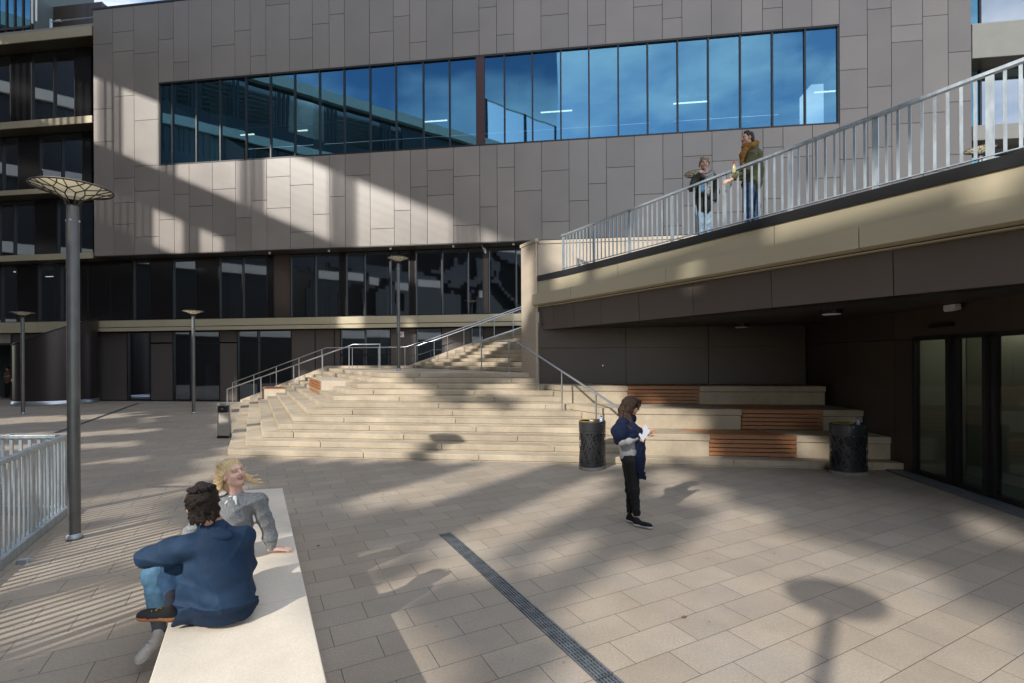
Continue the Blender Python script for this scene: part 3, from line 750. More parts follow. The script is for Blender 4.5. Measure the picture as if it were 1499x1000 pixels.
m = MB(); c = (DOOR[1]+DOOR[0])/2; m.box((c[0]-.05, c[1]-.25, 2.66), (.03, .25, 0), (.04, 0, 0), (0, 0, .035)); m.build('motion_sensor', M['black'], root)
m = MB(); m.box((c[0]-.09, c[1]-.30, 2.66), (.004, .03, 0), (.004, 0, 0), (0, 0, .008)); m.build('sensor_lens', M['white'], root)
# entrance hall seen through the doors
root = thing('entrance_hall', 'dim entrance hall with pale green wall behind the glass doors', 'room', (9, 7, 0))
m = MB(); m.prism([(7.33, 8.93), (11.5, 8.9), (11.5, 9.15), (7.36, 9.15)], 0, 2.9); m.prism([(8.15, 6.9), (8.35, 6.9), (8.35, 8.9), (8.15, 8.9)], .2, 2.9); m.build('hall_wall', M['room_green'], root)
m = MB(); m.prism([(8.14, 6.88), (8.36, 6.88), (8.36, 8.9), (8.14, 8.9)], .02, .19); m.build('skirting', M['white'], root)
m = MB(); m.prism([(6.75, 1), (12, 1), (12, 9), (7.36, 9)], .005, .02); m.build('hall_floor', M['room_floor'], root)
m = MB(); m.prism([(6.85, 1), (12, 1), (12, 9.1), (7.45, 9.1)], 2.9, 3.0); m.prism([(12, 1), (12.2, 1), (12.2, 9), (12, 9)], 0, 3); m.prism([(6.6, .8), (12, .8), (12, 1), (6.6, 1)], 0, 3); m.build('hall_back_wall', M['interior'], root)
m = MB()
for hx, hy in ((7.9, 8.0), (9.4, 7.6), (9, 5.5), (10.5, 6.5)): m.prism([(hx-.3, hy-.08), (hx+.3, hy-.08), (hx+.3, hy+.08), (hx-.3, hy+.08)], 2.86, 2.895)
m.build('ceiling_light', emit_mat('hall_fill_light', (1, .93, .75), 6), root)  # emissive panels added to brighten the hall behind the glass
m = MB(); m.prism([(8.9, 4.6), (9.6, 4.6), (9.6, 6.2), (8.9, 6.2)], .0, 1.05); m.build('reception_desk', M['darkpanel'], root)
m = MB(); m.prism([(8.85, 4.5), (9.7, 4.5), (9.7, 6.3), (8.85, 6.3)], 1.052, 1.10); m.build('desk_top', M['white'], root)

# ramp edge line in plan
RL = [np.array(p) for p in ((.72, 13.60), (1.35, 12.75), (2.13, 11.50), (2.85, 10.32), (3.48, 9.28), (4.15, 8.18), (4.90, 6.95), (5.62, 5.80), (6.45, 4.5), (7.5, 2.9), (8.8, 1.0), (10.4, -1.3), (12.2, -3.8))]
def offs(pts, o):
    out = []
    for i, p in enumerate(pts):
        d = pts[min(i+1, len(pts)-1)]-pts[max(i-1, 0)]; d /= np.linalg.norm(d); nrm = np.array([d[1], -d[0]])   # towards the camera/left side
        out.append(p+nrm*o)
    return out
root = thing('ramp', 'curving pedestrian ramp with champagne fascia bands and dark brown underside', 'ramp', (4, 9, 0))
def strip(pts, prof, gapfn=None, mat=None, name='', closed=True, seg=None, gap=.012, tones=True):
    """extrude profile [(off,z),...] along pts between joints"""
    m = MB()
    # resample polyline by length
    cum = [0]
    for a, b in zip(pts[:-1], pts[1:]): cum.append(cum[-1]+np.linalg.norm(b-a))
    tot = cum[-1]
    def at(s):
        s = min(max(s, 0), tot)
        for i in range(len(cum)-1):
            if s <= cum[i+1]+1e-9:
                t = (s-cum[i])/(cum[i+1]-cum[i]); p = pts[i]*(1-t)+pts[i+1]*t
                d = pts[i+1]-pts[i]; d = d/np.linalg.norm(d); 
                dA = (pts[i+1]-pts[max(i-1, 0)]) if t < .5 else (pts[min(i+2, len(pts)-1)]-pts[i]); dA = dA/np.linalg.norm(dA)
                return p, np.array([d[1], -d[0]])
    joints = gapfn if gapfn else [0, tot]
    for j0, j1 in zip(joints[:-1], joints[1:]):
        ss = [j0+gap/2]+[c for c in cum if j0+.05 < c < j1-.05]+[j1-gap/2]
        n = len(prof); base = len(m.v); tone = rs.uniform(-.07, .07)
        for s in ss:
            p, nn = at(s)
            # smooth normal
            p1, _ = at(s-.4); p2, _ = at(s+.4); d = p2-p1; d /= np.linalg.norm(d); nn = np.array([d[1], -d[0]])
            for o, z in prof: m.v.append((p[0]+nn[0]*o, p[1]+nn[1]*o, z))
        for i in range(len(ss)-1):
            for k in range(n if closed else n-1):
                a = base+i*n+k; b = base+i*n+(k+1) % n; m.f.append((a, b, b+n, a+n)); m.m.append(0); m.t.append(tone)
        if closed:
            m.f.append(tuple(base+k for k in range(n))[::-1]); m.m.append(0); m.t.append(tone)
            m.f.append(tuple(base+(len(ss)-1)*n+k for k in range(n))); m.m.append(0); m.t.append(tone)
    return m, tot, at
ZD = 4.42
_, TOT, AT = strip(RL, [(0, 0), (0, 1)])
strip(RL, [(.03, ZD-.14), (.03, ZD+.01), (-.25, ZD+.01), (-.25, ZD-.14)])[0].build('kerb', M['black'], root)
j1 = [0, 3.0, 6.6, 9.9, 13.4, TOT]
strip(RL, [(.0, 3.94), (.0, ZD-.142), (-.06, ZD-.142), (-.06, 3.94)], j1)[0].build('upper_fascia', M['gold'], root)
RLe = [RL[0]+(RL[0]-RL[1])/np.linalg.norm(RL[0]-RL[1])*.12]+RL
j2 = [0, 1.6, 4.6, 8.0, 11.2, TOT]
strip(RLe, [(.0, 3.61), (.13, 3.64), (.13, 3.93), (.0, 3.938), (-.06, 3.9), (-.06, 3.65)], j2)[0].build('lower_fascia', M['gold'], root)
j3 = [0, .55, 1.35, 2.35, 3.55, 4.95, 6.5, 8.2, 10.0, 12, 14, 16, TOT]
strip(RL, [(.02, 3.575), (.02, 3.595), (-.1, 3.6), (-.1, 3.575)])[0].build('drip_edge', M['gold'], root)
strip(RL, [(-.07, 3.57), (-.10, 2.96), (-.15, 2.96), (-.12, 3.57)], j3)[0].build('soffit_fascia', M['brown_light'], root)
strip(RL, [(-.16, 2.97), (-.16, ZD-.15), (-.6, ZD-.15), (-.6, 2.97)])[0].build('edge_beam', M['black'], root)
inner = offs(RL, -.14)
poly = inner+[np.array([14, -4]), np.array([14, 12.0]), dline(7.7, DW), dline(.8, DW)]
m = MB(); m.prism(poly, 2.985, 3.1); m.build('soffit', M['soffit'], root)
poly = offs(RL, -.2)+[np.array([24, -4]), fac(s1+6, -.5), fac(s_at(757), -.5), sd(12.2, DB), qd(QR+.344*18, DB), qd(QR+.344*18, DN), dline(.95, DW+.5)]
m = MB(); m.prism(poly, ZD-.2, ZD-.006); dk = m.build('deck', M['concrete'], root)

# ceiling lights below the ramp
for k, (x, y, lab) in enumerate(((5.67, 8.80, 'round black ceiling light with white lens, nearer the doors'), (5.65, 12.2, 'round black ceiling light above the seating, half hidden by the fascia'))):
    # place by plan position under the soffit
    r = thing('ceiling_light', lab, 'ceiling light', (x, y, 2.985), 'round ceiling lights under the ramp')
    m = MB(); m.lathe([(0, 0), (.17, 0), (.17, -.075), (.15, -.08)], (x, y, 2.985), 28); m.build('housing', M['black'], r, smooth='split')
    m = MB(); m.lathe([(.155, -.076), (.14, -.092), (0, -.095)], (x, y, 2.985), 28); m.build('lens', M['white'], r, smooth=True)
m = MB(); m.box((7.03, 7.93, 2.925), (.02, .13, 0), (.05, 0, 0), (0, 0, .045)); m.box((7.01, 7.93, 2.872), (.02, .11, 0), (.035, 0, 0), (0, 0, .010))
tag(m.build('emergency_light', M['white'], bevel=.008), 'white emergency light box above the glass entrance', 'emergency light')

# ================================================================== handrails
def handrail(label, pts, posts, curl=None):
    """pts: list of 3D for the rail centre, posts: list of (top3d, zbase)"""
    r = thing('handrail', label, 'handrail', tuple(float(c) for c in (posts[0][0][0], posts[0][0][1], posts[0][1])), 'tubular steel handrails of the staircase')
    m = MB(); m.tube(pts, .024, 10); m.build('rail', M['steel'], r, smooth=True)
    for (t, zb) in posts:
        m = MB(); m.tube([(t[0], t[1], zb), (t[0], t[1], t[2]-.02)], .019, 8); m.lathe([(.04, 0), (.04, .012), (.019, .014)], (t[0], t[1], zb), 12)
        m.build('post', M['steel'], r, smooth='split')
HR = 1.0
def P3(q, d, z): p = qd(q, d); return (p[0], p[1], z)
def tz_flank(q):
    if q < qq(1): return 0
    return HS*min(12, math.floor((q-qq(1))/.344)+1)
def tz_up(q): return HS*12+HS*max(0, math.floor((q-QR-.03)/.344)+1)
d = 23.2; qs = [-.97, .0, 1.05, 2.1, 3.05, 4.1, 5.1, 6.1]; 
rail = [P3(-.97, d, .9), P3(-.97, d, 1.02), P3(3.2, d, 2.76), P3(6.55, d, 2.76), P3(12.8, d, 2.76+.42*6.1)]
def zr1(q): return 1.02+(q+.97)*(1.74/4.17) if q < 3.2 else (2.76 if q < 6.55 else 2.76+(q-6.55)*.418)
handrail('long steel handrail along the building wall behind the staircase', rail, [(P3(q, d, zr1(q)), tz_flank(q) if q < QR else tz_up(q)) for q in (-.97, .0, 1.0, 2.0, 3.0, 4.3, 5.4, 6.5, 7.7, 8.9, 10.1, 11.3)])
d = 18.4
def zr2(q): return .98+(q+.96)*(1.76/4.4) if q < 3.44 else 2.74
handrail('steel handrail crossing the middle of the left stair flank', [P3(-.96, d, .8), P3(-.96, d, .98), P3(3.44, d, 2.74), P3(4.35, d, 2.74)], [(P3(q, d, zr2(q)), tz_flank(q)) for q in (-.96, .25, 1.4, 2.4, 3.3, 4.33)])
d = 21.4
def zr3(q): return 2.78+max(0, q-6.5)*.418
handrail('farther steel handrail rising up the upper stair flight', [P3(6.35, d, 2.74), P3(6.5, d, 2.78), P3(12.6, d, zr3(12.6))], [(P3(q, d, zr3(q)), tz_up(q)) for q in (6.4, 7.6, 8.8, 10.0, 11.2, 12.4)])
d = 15.04
handrail('short nearer steel handrail rising past the stone pier', [P3(6.2, d, 2.7), P3(6.32, d, 2.76), P3(9.2, d, 2.76+2.7*.418)], [(P3(q, d, 2.72+max(0, q-6.4)*.418), tz_up(q)) for q in (6.22, 8.4)])
def zs_(d): return HS*max(1, min(12, math.floor((d-D1)/T)+1))
def zrr(d): return HS*((d-D1)/T+1)+.88
q = 6.6; c = P3(q, 14.3, 0)
top = P3(q, 14.25, 2.68)
pts = [P3(6.42, 14.9, 2.60), P3(6.34, 14.75, 2.63), P3(6.38, 14.5, 2.68), P3(6.5, 14.35, 2.69)] + [top, P3(q, 13.95, 2.62), P3(q, 10.2, zrr(10.2)), P3(q, 10.05, zrr(10.2)-.02)]
handrail('steel handrail with curled top end descending beside the stone pier', pts, [(P3(q, 14.35, 2.68), 1.74), (P3(q, 12.95, zrr(12.95)), zs_(12.95)), (P3(q, 12.05, zrr(12.05)), zs_(12.05)), (P3(q, 10.95, zrr(10.95)), zs_(10.95)), (P3(q, 10.2, zrr(10.2)), .145)])

# ================================================================== ramp railing
r = thing('ramp_railing', 'galvanised flat-bar railing following the curved ramp edge', 'railing', (float(RL[3][0]), float(RL[3][1]), ZD))
def rh(s): return .92+.16*min(1, s/11)
s = 1.0; end = TOT-1.5; pitch = .13; k = 0; m = MB(); tops = []
barm = M['galv']
s_list = []
while s < end: s_list.append(s); s += pitch
rest = MB()
for k, s in enumerate(s_list):
    p, nn = AT(s); p = p-nn*.03; hgt = rh(s); m = MB(); tdir = np.array([-nn[1], nn[0]])
    if s > 12.2:
        w_ = .038 if k % 9 == 0 else .016
        rest.box((p[0], p[1], ZD+hgt/2), (tdir[0]*w_, tdir[1]*w_, 0), (nn[0]*.007, nn[1]*.007, 0), (0, 0, hgt/2-.05))
    elif k % 9 == 0:
        m.box((p[0], p[1], ZD+hgt/2-.02), (tdir[0]*.038, tdir[1]*.038, 0), (nn[0]*.012, nn[1]*.012, 0), (0, 0, hgt/2-.005)); m.build('post', barm, r)
    else:
        m.box((p[0], p[1], ZD+hgt/2), (tdir[0]*.016, tdir[1]*.016, 0), (nn[0]*.006, nn[1]*.006, 0), (0, 0, hgt/2-.05)); m.build('baluster', barm, r)
ro = rest.build('balusters', barm, r); ro['kind'] = 'stuff'
m = MB(); ss = np.arange(.95, end+.2, .3); ring = []
for s in ss:
    p, nn = AT(s); 
    p1, _ = AT(s-.3); p2, _ = AT(s+.3); dd_ = p2-p1; dd_ /= np.linalg.norm(dd_); nn = np.array([dd_[1], -dd_[0]]); p = p-nn*.03; h_ = ZD+rh(s)
    for o, z in ((-.035, h_-.035), (.035, h_-.035), (.035, h_+.005), (-.035, h_+.005)): m.v.append((p[0]+nn[0]*o, p[1]+nn[1]*o, z))
for i in range(len(ss)-1):
    for k in range(4):
        a = i*4+k; b = i*4+(k+1) % 4; m.f.append((a, b, b+4, a+4)); m.m.append(0); m.t.append(0)
m.f += [(3, 2, 1, 0), tuple(len(m.v)-4+k for k in range(4))]; m.m += [0, 0]; m.t += [0, 0]
m.build('handrail', barm, r)
m = MB()
for i in range(len(ss)-1):
    for s in (ss[i],):
        pass
ring = []
for s in ss:
    p, nn = AT(s); p = p-nn*.03; h_ = ZD+.07
    for o, z in ((-.02, h_-.012), (.02, h_-.012), (.02, h_), (-.02, h_)): m.v.append((p[0]+nn[0]*o, p[1]+nn[1]*o, z))
for i in range(len(ss)-1):
    for k in range(4):
        a = i*4+k; b = i*4+(k+1) % 4; m.f.append((a, b, b+4, a+4)); m.m.append(0); m.t.append(0)
m.build('bottom_rail', barm, r)

# ================================================================== foreground railing (stairwell)
r = thing('stairwell_railing', 'galvanised flat-bar railing around a stairwell corner, foreground left', 'railing', (-6.2, 6.9, 0))
cor = np.array([-6.23, 6.92])
def rail_run(a, b, z=0, h=1.09, n=None, plate=True, flip=1):
    a = np.array(a); b = np.array(b); L = np.linalg.norm(b-a); d = (b-a)/L; nn = np.array([d[1], -d[0]])*flip
    n = int(L/.125)
    for k in range(n+1):
        p = a+d*(k*L/n); m = MB()
        w = .045 if k % 9 == 0 else .022
        m.box((p[0], p[1], z+.06+(h-.1)/2), (d[0]*w, d[1]*w, 0), (nn[0]*.008, nn[1]*.008, 0), (0, 0, (h-.1)/2)); m.build('post' if k % 9 == 0 else 'baluster', barm, r)
    m = MB(); m.beam((*a, z+h-.02), (*b, z+h-.02), .075, .045); m.beam((*(a+d*.62), z+h-.012), (*(a+d*.66), z+h-.012), .08, .05); m.build('handrail', barm, r, bevel=.004)
    m = MB(); p0, p1 = a-d*.05, b
    m.prism([p0-nn*.06, p1-nn*.06, p1+nn*.06, p0+nn*.06], .002, .11); m.build('base_plate', barm, r, bevel=.006)
rail_run(cor, cor-D2*5.6)
rail_run(cor+np.array([-.11, 0]), cor+np.array([-4.5, -.08]))
m = MB(); q_ = cor-D2*2.05; m.box((q_[0]+.16, q_[1]+.1, .02), (.05, .01, 0), (-.01, .03, 0), (0, 0, .02)); m.build('fixing_bracket', M['galv'], r)

# ================================================================== bench
r = thing('stone_bench', 'long pale stone bench in sunlight in the left foreground', 'bench', (*[float(v) for v in qr(-.08, 4)], 0))
m = MB(); QB0, QB1, ZBN = -.486, .325, .45
js = [-1.6, .65, 2.28-.0, 3.89-.0, 5.5, 7.1]
js = [-1.6, .1, 1.95, 3.78, 5.44, 7.12]
for k, (a, b) in enumerate(zip(js[:-1], js[1:])):
    e = .003
    A = [qr(QB0, a+e), qr(QB1, a+e), qr(QB1, b-e), qr(QB0, b-e)]
    if k == len(js)-2: A[3] = qr(QB0, b+.2); A[2] = qr(QB1, b)
    m.prism(A, .06, ZBN, 0, rs.uniform(-.03, .04))
m.build('seat', M['bench_stone'], r, bevel=.006)
m = MB(); m.prism([qr(QB0+.08, -1.5), qr(QB1-.08, -1.5), qr(QB1-.08, 7.0), qr(QB0+.08, 7.05)], .0, .1); m.build('plinth', M['concrete'], r)

# ================================================================== drains
def drain(label, q0, r0, r1, w, n):
    t = thing('drain', label, 'drain', (*[float(v) for v in qr(q0, r0)], 0), 'slotted drains in the paving')
    m = MB(); m.prism([qr(q0, r0), qr(q0+w, r0), qr(q0+w, r1), qr(q0, r1)], .001, .005); m.build('channel', M['black'], t)
    m = MB(); L = r1-r0
    seg = max(1, int(L/1.0))
    for s in range(seg):
        a, b = r0+L*s/seg+.004, r0+L*(s+1)/seg-.004
        for k in range(n):
            x = q0+.006+(w-.012)*k/(n-1); hw = w/n*.3
            m.prism([qr(x-hw, a), qr(x+hw, a), qr(x+hw, b), qr(x-hw, b)], .006, .011)
        if n > 4:
            y = a
            while y < b: m.prism([qr(q0, y), qr(q0+w, y), qr(q0+w, y+.006), qr(q0, y+.006)], .0055, .0095); y += .04
            for yy in (a+.2, b-.2):
                p = qr(q0+w/2, yy); m.lathe([(.0, .0125), (.009, .0125), (.009, .006)], (p[0], p[1], 0), 10)
    m.build('grate', M['drain_metal'], t)
M['drain_metal'] = simple('drain_metal', (.25, .275, .29), .42, .75, noise=.35, nscale=10)
drain('wide slotted steel drain running diagonally across the near paving', 1.972, -1.5, 5.72, .14, 6)
drain('narrow steel drain line crossing the far paving towards the building', -5.28, 20.0-.6, 31.2, .12, 3)

# ================================================================== lamps
def lamp_proto(loc, label, grp='saucer-topped lamp posts of the square'):
    x, y, z = loc
    t = thing('lamp_post', label, 'lamp post', loc, grp)
    m = MB(); m.lathe([(.085, 0), (.085, .02), (.062, .025), (.062, 3.78), (.059, 3.79), (.059, 3.97)], loc, 32); m.build('pole', M['pole'], t, smooth='split')
    m = MB(); m.lathe([(.078, .0), (.078, .05), (.064, .07)], loc, 24)
    for k in range(4):
        a = k*math.pi/2+.4; m.lathe([(.0, 3.80), (.01, 3.80), (.01, 3.78)], (x+.062*math.cos(a), y+.062*math.sin(a), z), 8)
    m.build('base_collar', M['galv'], t, smooth='split')
    def prof(r):   # height of the saucer at radius r
        u = (r-.06)/(.385-.06); return 3.965+.205*(max(0, u)**.42)
    R_ = .385
    m = MB(); m.lathe([(r_, prof(r_)+.012) for r_ in np.linspace(.12, .372, 9)]+[(.372, prof(.372)+.02), (0, prof(.372)+.026)], loc, 48); dm = m; m = MB()
    def pt(r_, a): return (x+r_*math.cos(a), y+r_*math.sin(a), z+prof(r_))
    n = 9; rr = random.Random(3)
    m.tube([pt(R_, 2*math.pi*k/36) for k in range(37)], .009, 6, cap=False)
    J = []
    for k in range(n):
        a = 2*math.pi*(k+rr.uniform(-.12, .12))/n
        m.tube([pt(.06, a), pt(.09, a), pt(.148, a)], [.010, .008, .007], 6)
        J.append((a, .148+rr.uniform(-.015, .02)))
    mid = []
    for k in range(n):
        a, r1 = J[k]; a2, r2 = J[(k+1) % n]; a2 += 2*math.pi if k == n-1 else 0
        am = (a+a2)/2+rr.uniform(-.05, .05); rm = .215+rr.uniform(-.02, .02)
        m.tube([pt(r1, a), pt(rm, am)], .0062, 6); m.tube([pt(r2, a2), pt(rm, am)], .0062, 6); mid.append((am, rm))
        m.tube([pt(.147, a), pt(r1, a)], .007, 6)
    for k in range(n):
        am, rm = mid[k]; an, rn = mid[(k+1) % n]; an += 2*math.pi if k == n-1 else 0
        r3 = .296+rr.uniform(-.02, .02); ac = (am+an)/2+rr.uniform(-.05, .05)
        m.tube([pt(rm, am), pt(r3, ac)], .006, 6); m.tube([pt(rn, an), pt(r3, ac)], .006, 6)
        m.tube([pt(r3, ac), pt(R_, ac+.12)], .006, 6); m.tube([pt(rm, am), pt(R_, am-.03)], .006, 6); m.tube([pt(r3, ac), pt(R_, ac-.13)], .006, 6)
    lt = m.build('lattice', M['frame'], t, smooth='split'); dm.build('diffuser', M['diffuser'], lt, smooth=True)
    return t
L0 = lamp_proto((-5.21, 5.90, 0), 'tallest-looking lamp post in the left foreground with honeycomb saucer head')
copy_tree(L0, (-12.86, 20.05, 0), 'lamp post standing in front of the dark ground floor windows left of the stairs')
copy_tree(L0, (-19.95, 20.25, 0), 'small lamp post at the far left beside the dark drum')
copy_tree(L0, (-4.18, 18.3, 1.741), 'lamp post standing on the stair landing')
copy_tree(L0, (6.45, 17.3, ZD), 'lamp post on the upper level partly hidden behind the two women')
copy_tree(L0, (14.55, 15.4, ZD), 'lamp post on the upper level seen through the ramp railing at right')
copy_tree(L0, (-1.26, -1.25, 0), 'lamp post behind the viewer casting its saucer shadow on the paving')

# ================================================================== litter bins
def bin_proto(loc, rot, label):
    x, y, z = loc; ex, ey = 1.0, .74; R_ = .33
    t = thing('litter_bin', label, 'litter bin', (x, y, 0), 'oval black litter bins with branching cut-out pattern')
    def B(mb, prof, **k): mb.lathe(prof, (x, y, 0), 40, 0, ex, ey, rot)
    m = MB(); B(m, [(0, 0), (R_+.012, 0), (R_+.012, .06), (0, .062)]); m.build('base', M['bin_foot'], t, smooth='split')
    m = MB(); B(m, [(R_-.03, .065), (R_-.03, .74)]); m.build('liner', simple('bin_liner', (.006, .006, .007), .7), t, smooth=True)
    m = MB(); B(m, [(R_-.01, .062), (R_+.002, .062), (R_+.002, .13), (R_-.01, .13)]); B(m, [(R_-.012, .70), (R_, .70), (R_, .745), (R_-.012, .745)])
    def pp(a, zz, r_): 
        u, v = r_*ex*math.cos(a), r_*ey*math.sin(a); return np.array([x+u*math.cos(rot)-v*math.sin(rot), y+u*math.sin(rot)+v*math.cos(rot), zz])
    rr = random.Random(11)
    # branching strips over the unrolled skin
    def strip_(a0, z0, a1, z1, w):
        n = max(2, int(abs(a1-a0)/.12)+1); L = math.hypot((a1-a0)*.3, z1-z0); px_, pz_ = -(z1-z0)/L, (a1-a0)*.3/L
        vs = []; 
        for i in range(n+1):
            u = i/n; a = a0+(a1-a0)*u; zz = z0+(z1-z0)*u
            for sgn in (-1, 1):
                aa = a+sgn*w/2*px_/.3; z_ = zz+sgn*w/2*pz_
                vs.append(pp(aa, z_, R_-.006)); vs.append(pp(aa, z_, R_))
        fs = []
        for i in range(n):
            b = i*4; fs += [(b+1, b+3, b+7, b+5), (b, b+1, b+5, b+4), (b+2, b+6, b+7, b+3)]
        m.add(vs, fs)
    for k in range(34):
        a0 = rr.uniform(0, 6.283); z0, z1 = .125, .705
        sl = rr.choice((-1, 1))*rr.uniform(.15, 1.6)
        if rr.random() < .5:
            zt = rr.uniform(.3, .705); strip_(a0, z0, a0+sl*(zt-z0)/.58, zt, .020+.010*rr.random())
            for j in range(2):
                s2 = rr.choice((-1, 1))*rr.uniform(.6, 3); ze = min(.705, zt+rr.uniform(.1, .35)); aa = a0+sl*(zt-z0)/.58; strip_(aa, zt, aa+s2*(ze-zt)/.58, ze, .017)
        else: strip_(a0, z0, a0+sl, z1, .020+.010*rr.random())
    for k in range(16):
        a0 = rr.uniform(0, 6.283); z0 = rr.uniform(.15, .6); strip_(a0, z0, a0+rr.uniform(.4, 1.1), z0+rr.uniform(-.15, .15), .013)
    m.build('lattice_shell', M['bin'], t)
    m = MB(); B(m, [(R_+.004, .75), (R_+.006, .90), (R_-.01, .915), (R_-.06, .915), (R_-.065, .86), (R_-.02, .84)]); B(m, [(R_-.05, .80), (0, .80)]); m.build('top_band', M['bin'], t, smooth='split')
    for a in (math.radians(-70)-rot, math.radians(-52)-rot):
        for zz in (.78, .70+.17, .66):
            pass
    m = MB()
    for a, zz in ((-1.9, .87), (-1.9, .70), (-1.25, .87), (-1.25, .70), (-.6, .66)):
        c = pp(a-rot*0, zz, R_+.007); m.lathe([(0, .006), (.007, .004), (.007, -.004), (0, -.006)], tuple(c), 8)
    m.build('rivets', M['steel'], t)
    m = MB(); pts = [pp(a_, .918, .19)+np.array([.03*0, 0, 0]) for a_ in np.linspace(0, 6.283, 25)]
    m.tube([p+np.array([-.1, 0, 0]) for p in pts], .009, 6, cap=False); m.build('bag_ring', simple('yellow_ring', (.28, .20, .03), .5), t, smooth=True)
    return t
b1 = bin_proto((1.555, 9.66, 0), math.radians(62), 'black oval litter bin at the foot of the stairs left of the standing woman')
b2 = bin_proto((6.16, 9.10, 0), math.radians(8), 'black oval litter bin at the right in front of the seating tiers')
def litter(x, y, z, kind, label):
    m = MB()
    if kind == 'bottle':
        m.lathe([(0, 0), (.03, 0), (.033, .02), (.033, .08), (.028, .10), (.014, .12), (.013, .135)], (x, y, z), 16)
        o = m.build('plastic_bottle', simple('clear_blue_plastic', (.30, .42, .55), .15, spec=.8), loc=(x, y, z), smooth=True); tag(o, label, 'bottle', 'rubbish lying on the litter bins')
        m = MB(); m.lathe([(0, .16), (.016, .16), (.017, .135), (0, .135)], (x, y, z), 12); m.build('cap', simple('blue_cap', (.02, .06, .35), .4), o, smooth='split')
    else:
        rr = random.Random(hash(label) % 99); rr = random.Random(len(label))
        pts = [np.array([x+rr.uniform(-.06, .06), y+rr.uniform(-.06, .06), z+rr.uniform(.0, .06)]) for _ in range(9)]
        for i in range(0, 7): m.add([pts[i], pts[i+1], pts[(i+3) % 9]], [(0, 1, 2)]); 
        o = m.build('crumpled_wrapper', M[kind], loc=(x, y, z)); tag(o, label, 'wrapper', 'rubbish lying on the litter bins'); md = o.modifiers.new('s', 'SOLIDIFY'); md.thickness = .004
M['paper_white'] = simple('paper_white', (.62, .62, .60), .7); M['paper_tan'] = simple('paper_tan', (.48, .33, .2), .7); M['paper_orange'] = simple('paper_orange', (.7, .28, .05), .6)
litter(1.72, 9.60, .86, 'bottle', 'small clear bottle with blue cap on the left bin')
litter(1.52, 9.62, .87, 'paper_white', 'crumpled white paper on the left bin')
litter(1.57, 9.56, .88, 'paper_orange', 'bit of orange wrapper on top of the left bin')
litter(6.30, 9.05, .86, 'bottle', 'small clear bottle with blue cap on the right bin')
litter(6.18, 9.02, .90, 'paper_tan', 'crumpled tan paper bag on the right bin')

# ================================================================== steel totem beside the stairs
x, y = -7.92, 13.65
r = thing('ash_stand', 'narrow steel stand with black box top at the left foot of the stairs', 'ash bin', (x, y, 0))
m = MB()
for sx in (-.16, .16): m.box((x+sx, y, .49), (.02, 0, 0), (0, .03, 0), (0, 0, .49))
m.box((x, y, .965), (.14, 0, 0), (0, .03, 0), (0, 0, .015)); m.build('frame', M['steel'], r)
m = MB(); m.box((x, y-.01, .80), (.138, 0, 0), (0, .07, 0), (0, 0, .10)); m.build('ash_box', M['black'], r, bevel=.008)
m = MB(); m.lathe([(0, 0), (.03, 0), (.03, .012), (0, .013)], (x, y-.09, .80), 16); m.build('emblem', M['steel'], r)
m = MB(); m.box((x, y-.012, .38), (.138, 0, 0), (0, .012, 0), (0, 0, .30)); m.build('door_panel', simple('mirror_steel', (.72, .70, .66), .08, 1.0), r)
m = MB(); m.box((x, y-.012, .03), (.155, 0, 0), (0, .07, 0), (0, 0, .028)); m.build('foot', M['black'], r)

# small railing in the far passage
r = thing('passage_railing', 'thin dark railing in the bright passage at the far left edge', 'railing', (-27.5, 30, 0))
m = MB(); a, b = fac(s_at(-30, 540, -5), -5), fac(s_at(17, 540, -5), -5)
m.beam(xyz(a, 1.0), xyz(b, 1.0), .04, .04); m.beam(xyz(a, .1), xyz(b, .1), .04, .04); m.build('rails', M['black'], r)
m = MB()
for k in range(14):
    p = a+(b-a)*k/13; m.beam(xyz(p, .1), xyz(p, 1.0), .02, .02)
m.build('balusters', M['black'], r)

